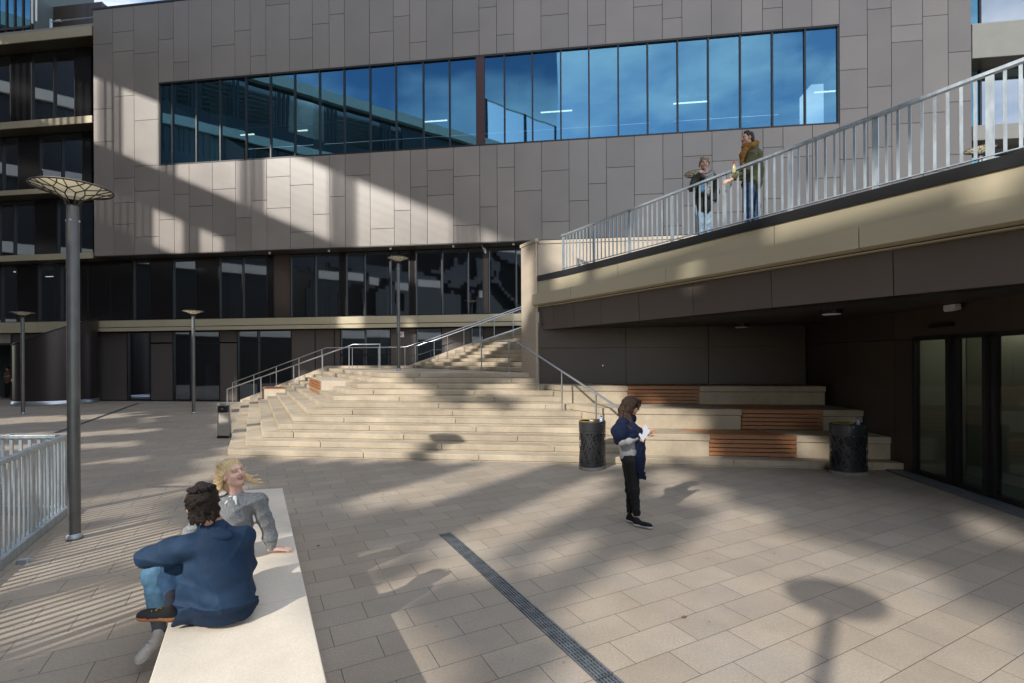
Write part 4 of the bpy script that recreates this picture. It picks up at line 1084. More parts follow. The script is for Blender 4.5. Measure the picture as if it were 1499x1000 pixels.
# ================================================================== building behind the camera, shaped as a gobo for the sun
WN = np.array([.777, .63]); WN /= np.linalg.norm(WN); WT = np.array([WN[1], -WN[0]]); WC = -17.2
def wpt(u, off=0.0): return WN*(WC+off)+WT*u
OPEN = []   # (u0,u1,z0,z1) openings cut where sun patches should fall, filled in below
OPEN = [(-22.8,-20.0,6.0,9.6),(-17.2,-14.4,6.4,6.8),(-17.2,-14.8,6.8,7.2),(-14.0,-12.8,6.8,9.6),(-17.2,-15.2,7.2,8.0),(-2.8,-0.8,7.6,10.0),(-17.2,-15.6,8.0,9.2),(-10.4,-9.6,8.0,10.0),(-10.8,-10.4,8.8,10.0),(2.8,4.8,8.8,9.6),(-16.8,-15.6,9.2,9.6),(2.4,2.8,9.2,11.6),(-22.4,-19.6,9.6,10.0),(-16.4,-15.2,9.6,10.0),(-13.6,-12.4,9.6,10.0),(2.0,2.4,9.6,12.0),(2.8,4.4,9.6,10.0),(4.8,6.0,9.6,14.0),(-21.6,-19.6,10.0,10.8),(-15.6,-14.0,10.0,10.4),(-12.8,-11.6,10.0,10.4),(-2.8,-2.0,10.0,11.6),(-1.6,-0.8,10.0,10.8),(1.6,2.0,10.0,12.0),(2.8,4.0,10.0,10.4),(4.4,4.8,10.0,14.8),(6.0,6.8,10.0,13.2),(-19.6,-19.2,10.4,11.2),(-15.2,-14.0,10.4,11.2),(-12.4,-11.2,10.4,10.8),(-9.2,-8.8,10.4,11.2),(-5.6,-4.0,10.4,11.2),(-3.6,-2.8,10.4,11.2),(-0.8,-0.4,10.4,12.0),(1.2,1.6,10.4,12.0),(2.8,3.6,10.4,10.8),(4.0,4.4,10.4,14.8),(6.8,7.2,10.4,12.8),(-21.2,-19.6,10.8,11.2),(-14.0,-13.6,10.8,11.6),(-12.0,-10.8,10.8,11.2),(-8.8,-8.4,10.8,11.2),(-4.0,-3.6,10.8,11.2),(-2.0,-1.6,10.8,11.6),(-1.2,-0.8,10.8,11.6),(0.8,1.2,10.8,14.8),(2.8,3.2,10.8,11.2),(3.6,4.0,10.8,14.8),(7.2,8.0,10.8,12.0),(-21.2,-20.8,11.2,11.6),(-20.0,-19.6,11.2,11.6),(-18.4,-16.4,11.2,11.6),(-14.4,-14.0,11.2,11.6),(-6.0,-4.4,11.2,11.6),(-1.6,-1.2,11.2,11.6),(-0.4,0.8,11.2,12.0),(3.2,3.6,11.2,15.2),(-18.4,-18.0,11.6,12.0),(-7.6,-5.2,11.6,12.0),(-4.4,-4.0,11.6,12.0),(-2.4,-2.0,11.6,12.0),(2.8,3.2,11.6,15.2),(-8.8,-6.8,12.0,16.8),(0.0,0.4,12.0,12.4),(7.2,7.6,12.0,12.4),(-14.0,-10.8,12.4,16.4),(-10.0,-8.8,12.4,17.6),(-6.8,-5.6,12.4,16.4),(-2.0,-1.2,12.4,18.0),(0.4,0.8,12.4,15.2),(1.2,1.6,12.4,12.8),(2.4,2.8,12.4,13.6),(-17.6,-14.0,12.8,15.2),(-10.8,-10.4,12.8,17.6),(-5.6,-4.8,12.8,16.0),(-1.2,-0.8,12.8,18.4),(1.6,2.0,12.8,13.6),(-23.2,-22.8,13.2,15.2),(-21.6,-18.8,13.2,15.2),(-10.4,-10.0,13.2,17.6),(-4.8,-4.0,13.2,16.0),(6.0,6.4,13.2,13.6),(8.4,8.8,13.2,15.6),(-23.6,-23.2,13.6,14.4),(-22.8,-21.6,13.6,14.8),(-4.0,-3.6,13.6,16.4),(8.0,8.4,13.6,15.6),(-18.8,-18.4,14.0,14.4),(-3.2,-2.4,14.0,16.4),(4.8,5.6,14.0,14.4),(7.6,8.0,14.0,15.6),(-18.0,-17.6,14.4,16.0),(-2.4,-2.0,14.4,18.0),(4.8,5.2,14.4,14.8),(7.2,7.6,14.4,15.6),(-3.6,-3.2,14.8,16.4),(1.6,2.8,14.8,15.6),(6.8,7.2,14.8,15.6),(-21.2,-18.4,15.2,16.0),(-17.6,-16.0,15.2,18.8),(-15.6,-14.0,15.2,15.6),(-0.8,0.4,15.2,18.0),(1.2,1.6,15.2,16.0),(6.4,6.8,15.2,15.6),(-18.4,-18.0,15.6,17.6),(-16.0,-15.2,15.6,18.8),(-14.8,-14.0,15.6,16.0),(0.4,0.8,15.6,18.0),(1.6,2.0,15.6,16.0),(5.6,6.4,15.6,16.0),(-20.0,-18.4,16.0,17.2),(-15.2,-14.8,16.0,19.2),(-5.6,-5.2,16.0,16.4),(0.8,1.2,16.0,18.0),(5.6,6.0,16.0,16.4),(-14.8,-13.6,16.4,17.6),(-13.2,-10.8,16.4,17.6),(-4.4,-4.0,16.4,17.2),(-2.8,-2.4,16.4,17.6),(1.2,2.0,16.4,17.2),(-18.0,-17.6,16.8,17.6),(-13.6,-13.2,16.8,17.2),(-8.8,-8.0,16.8,17.2),(-4.0,-2.8,16.8,17.6),(-19.2,-18.4,17.2,17.6),(-8.8,-8.4,17.2,17.6),(1.2,1.6,17.2,18.0),(-14.8,-14.0,17.6,18.4),(-12.4,-10.8,17.6,18.4),(-3.6,-3.2,17.6,18.0),(3.2,4.0,17.6,18.0),(-0.8,-0.4,18.0,18.4),(0.0,0.4,18.0,18.4),(-14.8,-14.4,18.4,19.6),(-12.0,-11.2,18.4,18.8),(-15.6,-15.2,18.8,19.2),(-7.6,-6.0,18.8,19.6),(-4.8,-4.0,18.8,19.2),(-10.0,-7.6,19.2,19.6),(-6.0,-5.6,19.2,19.6),(-12.0,-10.8,19.6,22.0),(-9.6,-8.0,19.6,22.0),(-4.0,-3.6,19.6,25.2),(1.6,2.0,19.6,20.0),(5.6,6.0,19.6,22.4),(-26.4,-24.8,20.0,22.0),(-24.0,-22.8,20.0,22.0),(-17.6,-16.4,20.0,22.0),(-14.4,-14.0,20.0,22.0),(-13.2,-12.0,20.0,22.0),(-10.8,-10.4,20.0,22.0),(-4.4,-4.0,20.0,25.2),(-3.6,-3.2,20.0,21.6),(3.2,5.6,20.0,20.8),(6.0,6.8,20.0,22.8),(-4.8,-4.4,20.4,24.0),(-2.4,-1.2,20.4,25.2),(-0.8,3.2,20.4,20.8),(6.8,7.2,20.4,23.6),(0.0,3.6,20.8,21.2),(5.2,5.6,20.8,21.6),(7.2,7.6,20.8,23.6),(-2.8,-2.4,21.2,25.2),(0.4,3.6,21.2,21.6),(7.6,8.0,21.2,23.6),(-8.0,-7.6,21.6,22.0),(-1.2,-0.8,21.6,25.2),(0.4,1.6,21.6,22.0),(2.0,2.4,21.6,22.0),(8.0,8.4,21.6,23.6),(-3.2,-2.8,22.0,25.2),(-0.8,1.2,22.0,25.2),(-3.6,-3.2,22.4,25.6),(1.2,1.6,22.8,25.6),(6.4,6.8,22.8,23.2),(1.6,2.0,23.2,26.0),(2.0,2.4,23.6,26.0),(-30.0,-29.2,24.0,27.6),(-28.0,-26.0,24.0,27.6),(-25.2,-22.0,24.0,27.6),(-20.8,-17.6,24.0,27.6),(-16.4,-12.0,24.0,27.6),(-10.8,-10.0,24.0,27.6),(-9.6,-9.2,24.0,27.6),(-8.0,-7.6,24.0,24.4),(2.4,2.8,24.0,26.0),(-7.6,-7.2,24.4,24.8),(-7.2,-6.8,24.8,25.2),(2.8,3.2,24.8,26.0),(-6.8,-6.4,25.2,25.6),(-6.4,-6.0,25.6,26.0),(-35.95,-35.8,24.0,27.6),(-35.55,-35.4,24.0,27.6),(-35.15,-35.0,24.0,27.6),(-34.75,-34.6,24.0,27.6),(-34.35,-34.2,24.0,27.6),(-33.95,-33.8,24.0,27.6),(-33.55,-33.4,24.0,27.6),(-33.15,-33.0,24.0,27.6),(-32.75,-32.6,24.0,27.6),(-32.35,-32.2,24.0,27.6),(-31.95,-31.8,24.0,27.6),(-31.55,-31.4,24.0,27.6),(-31.15,-31.0,24.0,27.6),(-30.75,-30.6,24.0,27.6),(-30.35,-30.2,24.0,27.6),(-29.15,-29.0,24.0,27.6),(-28.75,-28.6,24.0,27.6),(-28.35,-28.2,24.0,27.6),(-25.95,-25.8,24.0,27.6),(-25.55,-25.4,24.0,27.6),(-21.95,-21.8,24.0,27.6),(-21.55,-21.4,24.0,27.6),(-21.15,-21.0,24.0,27.6),(-17.55,-17.4,24.0,27.6),(-17.15,-17.0,24.0,27.6),(-16.75,-16.6,24.0,27.6),(-11.95,-11.8,24.0,27.6),(-11.55,-11.4,24.0,27.6),(-11.15,-11.0,24.0,27.6),(-9.95,-9.8,24.0,27.6),(-35.95,-35.85,20.0,22.0),(-35.55,-35.45,20.0,22.0),(-35.15,-35.05,20.0,22.0),(-34.75,-34.65,20.0,22.0),(-34.35,-34.25,20.0,22.0),(-33.95,-33.85,20.0,22.0),(-33.55,-33.45,20.0,22.0),(-33.15,-33.05,20.0,22.0),(-32.75,-32.65,20.0,22.0),(-32.35,-32.25,20.0,22.0),(-31.95,-31.85,20.0,22.0),(-31.55,-31.45,20.0,22.0),(-31.15,-31.05,20.0,22.0),(-30.75,-30.65,20.0,22.0),(-30.35,-30.25,20.0,22.0),(-29.95,-29.85,20.0,22.0),(-29.55,-29.45,20.0,22.0),(-29.15,-29.05,20.0,22.0),(-28.75,-28.65,20.0,22.0),(-28.35,-28.25,20.0,22.0),(-27.95,-27.85,20.0,22.0),(-27.55,-27.45,20.0,22.0),(-27.15,-27.05,20.0,22.0),(-26.75,-26.65,20.0,22.0),(-24.75,-24.65,20.0,22.0),(-24.35,-24.25,20.0,22.0),(-22.75,-22.65,20.0,22.0),(-22.35,-22.25,20.0,22.0),(-21.95,-21.85,20.0,22.0),(-21.55,-21.45,20.0,22.0),(-21.15,-21.05,20.0,22.0),(-20.75,-20.65,20.0,22.0),(-20.35,-20.25,20.0,22.0),(-19.95,-19.85,20.0,22.0),(-19.55,-19.45,20.0,22.0),(-19.15,-19.05,20.0,22.0),(-18.75,-18.65,20.0,22.0),(-18.35,-18.25,20.0,22.0),(-17.95,-17.85,20.0,22.0),(-16.35,-16.25,20.0,22.0),(-15.95,-15.85,20.0,22.0),(-15.55,-15.45,20.0,22.0),(-15.15,-15.05,20.0,22.0),(-14.75,-14.65,20.0,22.0),(-13.95,-13.85,20.0,22.0),(-13.55,-13.45,20.0,22.0),(-10.35,-10.25,20.0,22.0),(-9.95,-9.85,20.0,22.0)]
U0, U1, WTOP = -50.0, 14.0, 27.9
root = thing('courtyard_gobo_building', 'unseen banded building behind the viewer with openings shaped to pattern the sunlight', 'building', (float(wpt(-10)[0]), float(wpt(-10)[1]), 0))
us = sorted(set([U0, U1]+[round(v, 2) for o in OPEN for v in o[:2]])); zs = sorted(set([0, WTOP]+[round(v, 2) for o in OPEN for v in o[2:]]))
m = MB()
for j in range(len(zs)-1):
    k = 0
    while k < len(us)-1:
        zc = (zs[j]+zs[j+1])/2
        def isopen(k): uc = (us[k]+us[k+1])/2; return any(o[0] < uc < o[1] and o[2] < zc < o[3] for o in OPEN)
        if isopen(k): k += 1; continue
        k2 = k
        while k2+1 < len(us)-1 and not isopen(k2+1): k2 += 1
        m.wall(wpt(us[k]), wpt(us[k2+1]), zs[j], zs[j+1], -.3); k = k2+1
m.build('gobo_wall', M['court_wall'] if 'court_wall' in M else simple('court_wall', (.03, .027, .027), .3, .0, spec=.6), root)
m = MB()
for z in (4.6, 10.4, 16.2, 22.2):
    uu = [U0]+sorted(set(v for o in OPEN if o[2] < z+.5 and o[3] > z for v in o[:2]))+[U1]
    for a, b in zip(uu[:-1], uu[1:]):
        uc = (a+b)/2
        if not any(o[0] < uc < o[1] and o[2] < z+.5 and o[3] > z for o in OPEN): m.wall(wpt(a, .02), wpt(b, .02), z-.1, z+.7, .3)
m.wall(wpt(U0, .02), wpt(U1, .02), WTOP-.1, WTOP+.9, .6)
m.build('fascia_band', M['pale_band'], root)
m = MB(); m.wall(wpt(U0, -1.2), wpt(2.0, -1.2), 28.85, 50, -.4); m.wall(wpt(2.01, -1.2), wpt(14, -1.2), 34.6, 50, -.4)  # added mirror panels keeping sun off the upper facade
m.build('sun_block_crown', simple('sun_block_mirror', (.62, .72, .82), .04, 1.0), root)
m = MB()      # sun louvres added behind the cut openings, parallel to the sun, hiding sky in reflections
hd = np.array([math.sin(math.radians(SUN_AZ)), math.cos(math.radians(SUN_AZ))]); te = math.tan(math.radians(SUN_EL))
sh = WN*3.8; dz = 3.8/(hd@WN)*te
z = 5.0
while z < 27.4:
    A, B = wpt(U0, -.45), wpt(U1, -.45)
    m.add([xyz(A, z), xyz(B, z), xyz(B-sh, z+dz), xyz(A-sh, z+dz), xyz(A, z+.012), xyz(B, z+.012), xyz(B-sh, z+dz+.012), xyz(A-sh, z+dz+.012)], [(3, 2, 1, 0), (4, 5, 6, 7), (0, 1, 5, 4), (2, 3, 7, 6)]); z += .42
m.build('blocker_louvres', simple('blocker_louvre_metal', (.028, .026, .027), .5), root)
m = MB()
for u in (2.2, 8.0, 13.7): m.wall(wpt(u, -1.2), wpt(u+.25, -1.2), 27.9, 34.6, -.3)  # made-up supports for the raised sun-blocking panel
m.build('sun_block_posts', M['frame'], root)

# ================================================================== camera, sun, sky
cam = bpy.data.cameras.new('camera'); co_ = bpy.data.objects.new('camera', cam); C.objects.link(co_)
cam.sensor_width = 36; cam.lens = 36*F0/1499; cam.shift_y = 28/1499; cam.clip_end = 2000; cam.clip_start = .05
co_.matrix_world = Matrix.Translation((0, 0, H)) @ Matrix.Rotation(math.radians(90), 4, 'X') @ Matrix.Rotation(-ROLL, 4, 'Z')
S.camera = co_
AZ, EL = math.radians(SUN_AZ), math.radians(SUN_EL)        # direction the light travels: azimuth from +Y towards +X
ld = Vector((math.sin(AZ)*math.cos(EL), math.cos(AZ)*math.cos(EL), -math.sin(EL)))
sun = bpy.data.lights.new('sun', 'SUN'); sun.energy = 2.9; sun.angle = math.radians(.8); sun.color = (1, .96, .90)
so = bpy.data.objects.new('sun', sun); C.objects.link(so); so.rotation_euler = ld.to_track_quat('-Z', 'Y').to_euler()
w = bpy.data.worlds.new('World'); S.world = w; w.use_nodes = True; n = w.node_tree.nodes; l = w.node_tree.links
bg = n['Background']; sky = n.new('ShaderNodeTexSky'); sky.sky_type = 'NISHITA'; sky.sun_disc = False
sky.sun_elevation = EL; sky.sun_rotation = math.atan2(-ld.x, -ld.y); sky.air_density = 1.0; sky.dust_density = .6; sky.ozone_density = 1.5
tc = n.new('ShaderNodeTexCoord'); mp = n.new('ShaderNodeMapping'); mp.inputs['Scale'].default_value = (1.6, 1.6, 4.0); l.new(tc.outputs['Generated'], mp.inputs['Vector'])
cn = n.new('ShaderNodeTexNoise'); cn.inputs['Scale'].default_value = 1.6; cn.inputs['Detail'].default_value = 7; cn.inputs['Roughness'].default_value = .55; l.new(mp.outputs[0], cn.inputs['Vector'])
cr = n.new('ShaderNodeMapRange'); cr.inputs['From Min'].default_value = .44; cr.inputs['From Max'].default_value = .66; cr.inputs['To Max'].default_value = .8; l.new(cn.outputs['Fac'], cr.inputs['Value'])
mx = n.new('ShaderNodeMix'); mx.data_type = 'RGBA'; l.new(cr.outputs[0], mx.inputs[0]); l.new(sky.outputs[0], mx.inputs[6]); mx.inputs[7].default_value = (9.5, 9.3, 9.0, 1)
l.new(mx.outputs[2], bg.inputs['Color']); bg.inputs['Strength'].default_value = .15
S.view_settings.view_transform = 'Standard'; S.view_settings.look = 'None'; S.view_settings.exposure = EXPO; S.view_settings.gamma = 1
S.render.engine = 'CYCLES'; S.cycles.use_denoising = True; S.cycles.max_bounces = 10; S.cycles.diffuse_bounces = 4; S.cycles.glossy_bounces = 4; S.cycles.transparent_max_bounces = 12
S.cycles.caustics_reflective = False; S.cycles.caustics_refractive = False; S.cycles.sample_clamp_indirect = 6

# ================================================================== fallen leaves and litter on the paving
rl = random.Random(12)
proto = None
for k, (px_, py_, lab) in enumerate(((1328, 712, 'yellow-green leaf on the paving in front of the right litter bin'), (897, 739, 'tiny orange leaf on the paving left of the standing woman'), (1286, 708, 'pale scrap on the paving beside the right litter bin'), (245, 752, 'brown leaf on the paving left of the seated pair'), (465, 800, 'brown leaf on the paving right of the bench'), (1490, 748, 'orange leaf by the threshold of the glass doors'), (560, 725, 'dry leaf on the paving in front of the stairs'), (150, 640, 'dry leaf on the far paving behind the lamp post'), (1000, 905, 'dry leaf near the centre of the near paving'), (700, 760, 'curled leaf beside the end of the wide drain'))):
    Yg = F0*H/((py_+ROLL*(px_-750))-Y0); x, y = (px_-750)/F0*Yg, Yg
    m = MB(); a = rl.uniform(0, 6.28); L = rl.uniform(.02, .035)
    pts = [(-1, 0, .003), (-.4, .42, .008), (.3, .38, .012), (1, 0, .006), (.3, -.38, .010), (-.4, -.42, .006), (0, 0, .004)]
    vs = [(x+L*(u*math.cos(a)-v*math.sin(a)), y+L*(u*math.sin(a)+v*math.cos(a)), w_) for u, v, w_ in pts]
    m.add(vs, [(6, 0, 1), (6, 1, 2), (6, 2, 3), (6, 3, 4), (6, 4, 5), (6, 5, 0)])
    o = m.build('fallen_leaf', M['leaf_'+('yellow', 'orange', 'brown')[k % 3]], loc=(x, y, 0)); tag(o, lab, 'leaf', 'fallen leaves on the paving')
# ================================================================== people (smooth-union bodies)
def PX(px, py, Y):
    dx = px-750; dy = py-Y0; x = dx-ROLL*dy; y = dy+ROLL*dx
    return np.array([x/F0*Y, Y, H-y/F0*Y])
class SDF:
    def __init__(s): s.p = []
    def cap(s, a, b, ra, rb=None, mi=0, k=.02): s.p.append(('c', np.array(a, float), np.array(b, float), ra, ra if rb is None else rb, mi, k)); return s
    def chain(s, pts, rs, mi=0, k=.02):
        for i in range(len(pts)-1): s.cap(pts[i], pts[i+1], rs[i], rs[i+1], mi, k)
        return s
    def ell(s, c, r, ax=None, mi=0, k=.02): s.p.append(('e', np.array(c, float), np.array(r, float), np.eye(3) if ax is None else np.array(ax, float), None, mi, k)); return s
    def bounds(s):
        lo = np.full(3, 1e9); hi = -lo
        for p in s.p:
            if p[0] == 'c':
                r = max(p[3], p[4]); lo = np.minimum(lo, np.minimum(p[1], p[2])-r); hi = np.maximum(hi, np.maximum(p[1], p[2])+r)
            else: r = p[2].max(); lo = np.minimum(lo, p[1]-r); hi = np.maximum(hi, p[1]+r)
        return lo, hi
    def dist(s, p, X):
        if p[0] == 'c':
            a, b, ra, rb = p[1:5]; ab = b-a; L = max(1e-9, ab@ab); t = np.clip(((X-a)@ab)/L, 0, 1)
            return np.linalg.norm(X-a-t[..., None]*ab, axis=-1)-(ra+(rb-ra)*t)
        c, r, ax = p[1], p[2], p[3]; q = (X-c)@ax.T; k0 = np.linalg.norm(q/r, axis=-1); k1 = np.linalg.norm(q/(r*r), axis=-1)
        return k0*(k0-1)/np.maximum(k1, 1e-9)
    def mesh(s, res, wr=None):
        lo, hi = s.bounds(); lo -= res*3; hi += res*3
        n = np.ceil((hi-lo)/res).astype(int)+1
        ax = [lo[i]+res*np.arange(n[i]) for i in range(3)]
        X = np.stack(np.meshgrid(*ax, indexing='ij'), -1)
        F = None
        for p in s.p:
            d = s.dist(p, X)
            if F is None: F = d
            else:
                k = p[6]; h = np.maximum(k-np.abs(F-d), 0)/k; F = np.minimum(F, d)-h*h*k*.25
        if wr is not None: F = F+wr(X)
        ins = F < 0
        pos = np.zeros(tuple(n-1)+(3,)); cnt = np.zeros(tuple(n-1))
        edges = []
        for a in range(3):
            sl0 = [slice(None)]*3; sl1 = [slice(None)]*3; sl0[a] = slice(0, -1); sl1[a] = slice(1, None)
            f0, f1 = F[tuple(sl0)], F[tuple(sl1)]; cr = ins[tuple(sl0)] != ins[tuple(sl1)]
            I = np.argwhere(cr); I = I[(I.min(1) >= 1) & (I[:, 0] < n[0]-2) & (I[:, 1] < n[1]-2) & (I[:, 2] < n[2]-2)]
            i = tuple(I.T); t = f0[i]/(f0[i]-f1[i]); P = I.astype(float); P[:, a] += t
            b, c = [(1, 2), (2, 0), (0, 1)][a]
            for ob, oc in ((0, 0), (-1, 0), (-1, -1), (0, -1)):
                J = I.copy(); J[:, b] += ob; J[:, c] += oc
                np.add.at(pos, tuple(J.T), P); np.add.at(cnt, tuple(J.T), 1)
            edges.append((a, b, c, I, ins[tuple(sl0)][i]))
        cell = cnt > 0; idx = -np.ones(cnt.shape, int); idx[cell] = np.arange(cell.sum())
        V = pos[cell]/cnt[cell][:, None]*res+lo
        faces = []
        for a, b, c, I, sg in edges:
            q = []
            for ob, oc in ((0, 0), (-1, 0), (-1, -1), (0, -1)):
                J = I.copy(); J[:, b] += ob; J[:, c] += oc; q.append(idx[tuple(J.T)])
            q = np.stack(q, 1); q[~sg] = q[~sg][:, ::-1]; faces.append(q)
        Fc = np.concatenate(faces); cen = V[Fc].mean(1)
        D = np.stack([s.dist(p, cen) for p in s.p], 1); mi = np.array([p[5] for p in s.p])[D.argmin(1)]
        return V, Fc, mi
def sdf_obj(name, parts, mats, parent=None, loc=None, label=None):
    """parts: list of (SDF, res, wr) merged in one mesh"""
    mb = MB()
    for sd_, res, wr in parts:
        V, Fc, mi = sd_.mesh(res, wr); o = len(mb.v)
        mb.v += [tuple(v) for v in V]; mb.f += [tuple(int(x)+o for x in f) for f in Fc]; mb.m += [int(x) for x in mi]; mb.t += [0.0]*len(Fc)
    return mb.build(name, mats, parent, smooth=True, loc=loc)
def nz(v): v = np.array(v, float); return v/np.linalg.norm(v)
def wrinkle(amp, fr, seed=0, d=(0, 0, 1)):
    r = np.random.RandomState(seed); A = nz(r.normal(size=3)+np.array(d)*1.5)*fr; B = nz(r.normal(size=3))*fr*.6; Cc = nz(r.normal(size=3))*fr*1.7
    def f(X):
        w = np.sin(X@B+1.3)*1.6; return amp*(np.sin(X@A+w)*.6+np.sin(X@Cc+w*1.3)*.4)
    return f
def crease(amp, fr, seed=0, d=(0, 0, 1)):
    r = np.random.RandomState(seed); A = nz(r.normal(size=3)+np.array(d)*1.5)*fr; B = nz(r.normal(size=3))*fr*.45; D = nz(r.normal(size=3)+np.array(d))*fr*.8
    def f(X):
        w = np.sin(X@B+.7)*2.0; m = .5+.5*np.sin(X@B*1.7+2)
        return -amp*((1-np.abs(np.sin(X@A+w)))**3*m+(1-np.abs(np.sin(X@D-w*1.2)))**3*(1-m))+amp*.25
    return f
def both(*fs): return lambda X: sum(f(X) for f in fs)
def cloth(name, c, rough=.85, noise=.12, sc=30, bump=.25, bs=250, sheen=.2, c2=None):
    return simple(name, c, rough, 0, noise=noise, nscale=sc, bump=bump, bscale=bs, sheen=0, c2=c2, spec=.25)
def skin_mat(name, c):
    m = simple(name, c, .5, noise=.06, nscale=25); m.node_tree.nodes['Principled BSDF'].inputs['Subsurface Weight'].default_value = .12
    m.node_tree.nodes['Principled BSDF'].inputs['Subsurface Radius'].default_value = (.01, .004, .002); return m
def frame(f, up=(0, 0, 1)):
    f = nz(f); r = nz(np.cross(f, up)); u = np.cross(r, f); return f, r, u
def head(c, f, up=(0, 0, 1), s=1.0, closed=False, smile=False):
    """materials: 0 skin 1 lip 2 eye 3 brow 4 teeth"""
    f, r, u = frame(f, up); ax = np.stack([r, f, u]); c = np.array(c, float); S_ = SDF(); P = lambda a, b, d: c+s*(r*a+f*b+u*d)
    S_.ell(P(0, -.012, .03), np.array([.074, .094, .084])*s, ax)
    S_.ell(P(0, .022, -.03), np.array([.058, .066, .082])*s, ax, k=.03)
    S_.cap(P(0, .062, -.092), P(0, .05, -.088), .022*s, .026*s, k=.03)
    for e in (-1, 1):
        S_.cap(P(e*.036, .056, -.028), P(e*.038, .03, -.06), .027*s, .02*s, k=.025)
        S_.ell(P(e*.077, -.004, -.006), np.array([.011, .021, .031])*s, ax, k=.006)
        S_.cap(P(e*.014, .089, .030), P(e*.044, .076, .030), .010*s, .009*s, k=.014)      # brow ridge
        S_.cap(P(e*.009, .095, -.025), P(e*.013, .090, -.022), .008*s, k=.006)                # nostril wings
        if closed: S_.cap(P(e*.021, .0865, .008), P(e*.042, .077, .008), .0052*s, .004*s, mi=3, k=.003)
        else:
            S_.ell(P(e*.031, .078, .010), np.array([.0105, .010, .0045])*s, ax, mi=4, k=.003); S_.ell(P(e*.031, .0855, .010), np.array([.0068, .0045, .0062])*s, ax, mi=2, k=.002)
        S_.cap(P(e*.018, .0935, .033), P(e*.045, .080, .035), .0042*s, .003*s, mi=3, k=.002)
    S_.chain([P(0, .090, .022), P(0, .100, -.004), P(0, .108, -.020)], [.0075*s, .009*s, .0125*s], k=.012)
    S_.cap(P(-.022, .082, -.052), P(.022, .082, -.052), .0048*s, mi=1, k=.006); S_.cap(P(0, .088, -.051), P(0, .087, -.060), .0055*s, mi=1, k=.006)
    S_.cap(P(-.016, .084, -.063), P(.016, .084, -.063), .0048*s, mi=1, k=.006)
    return S_, P, ax
def hand(wrist, d, n, s=1.0, curl=.25, spread=.10, side=1, mi=0):
    """d finger direction, n back-of-hand normal"""
    d = nz(d); n = nz(np.array(n)-d*np.dot(n, d)); t = np.cross(d, n)*side; w = np.array(wrist, float); S_ = SDF()
    S_.cap(w-d*.03*s, w+d*.01*s, .024*s, .025*s, mi, k=.02)
    for j, o in enumerate((-.026, -.009, .009, .026)): S_.cap(w+d*.012*s+t*o*.7*s, w+d*.082*s+t*o*s, .014*s, .0115*s, mi, k=.012)
    for j, (o, L) in enumerate(((-.028, .062), (-.010, .074), (.009, .080), (.027, .072))):
        p = w+d*.085*s+t*o*s; a = spread*(o/.028)
        dirv = nz(d+t*a); seg = L*s/3; pts = [p]; cu = 0
        for q in range(3):
            cu += curl*(1+.3*q); pts.append(pts[-1]+(dirv*math.cos(cu)-n*math.sin(cu))*seg)
        S_.chain(pts, [.0088*s, .0082*s, .0076*s, .0066*s], mi, k=.004)
    p0 = w+t*.026*s+d*.018*s; p1 = p0+(t*.75+d*.6-n*.1)*.036*s; p2 = p1+(t*.4+d*.9-n*.15)*.032*s; p3 = p2+(t*.15+d*.95-n*.25)*.024*s
    S_.chain([p0, p1, p2, p3], [.015*s, .011*s, .0095*s, .008*s], mi, k=.008)
    return S_
def shoe(heel, toe, s=1.0, ms=0, mu=1, ml=2, hgt=.07):
    heel = np.array(heel, float); toe = np.array(toe, float); d = nz(toe-heel); L = np.linalg.norm(toe-heel); up = nz(np.array([0, 0, 1])-d*d[2]); r = np.cross(d, up); ax = np.stack([r, d, up]); S_ = SDF()
    m = (heel+toe)/2; tc_ = toe-d*.055*s
    S_.ell(m+up*.014, np.array([.036*s, L*.42, .018]), ax, ms, k=.02); S_.ell(heel+d*.05*s+up*.014, np.array([.036*s, .05*s, .019]), ax, ms, k=.02); S_.ell(tc_+up*.014, np.array([.044*s, .056*s, .018]), ax, ms, k=.02)
    S_.ell(heel+d*.06*s+up*.045, np.array([.034*s, .060*s, .042]), ax, mu, k=.02); S_.ell(m+d*.02*s+up*.034, np.array([.037*s, L*.36, .032]), ax, mu, k=.02); S_.ell(tc_+up*.032, np.array([.040*s, .050*s, .024]), ax, mu, k=.02)
    S_.cap(heel+d*.055*s+up*.06, heel+d*.05*s+up*hgt*1.15, .036*s, .034*s, mu, k=.02)
    for q in range(4):
        c = heel+d*(.115+.026*q)*s+up*(.076-.008*q); S_.cap(c-r*.018, c+r*.018, .0035, mi=ml, k=.002)
    return S_
lipm = simple('lips', (.45, .18, .15), .45); eyem = simple('iris', (.03, .02, .015), .15); teeth = simple('eye_white', (.42, .38, .35), .3)
def skins(c, brow): return [skin_mat('skin', c), lipm, eyem, simple('brow', brow, .7), teeth]
def hairm(name, c, c2, st=(1, 1, 1)): return simple(name, c, .5, 0, c2=c2, nscale=40, bump=.6, bscale=70, spec=.25, stretch=st)

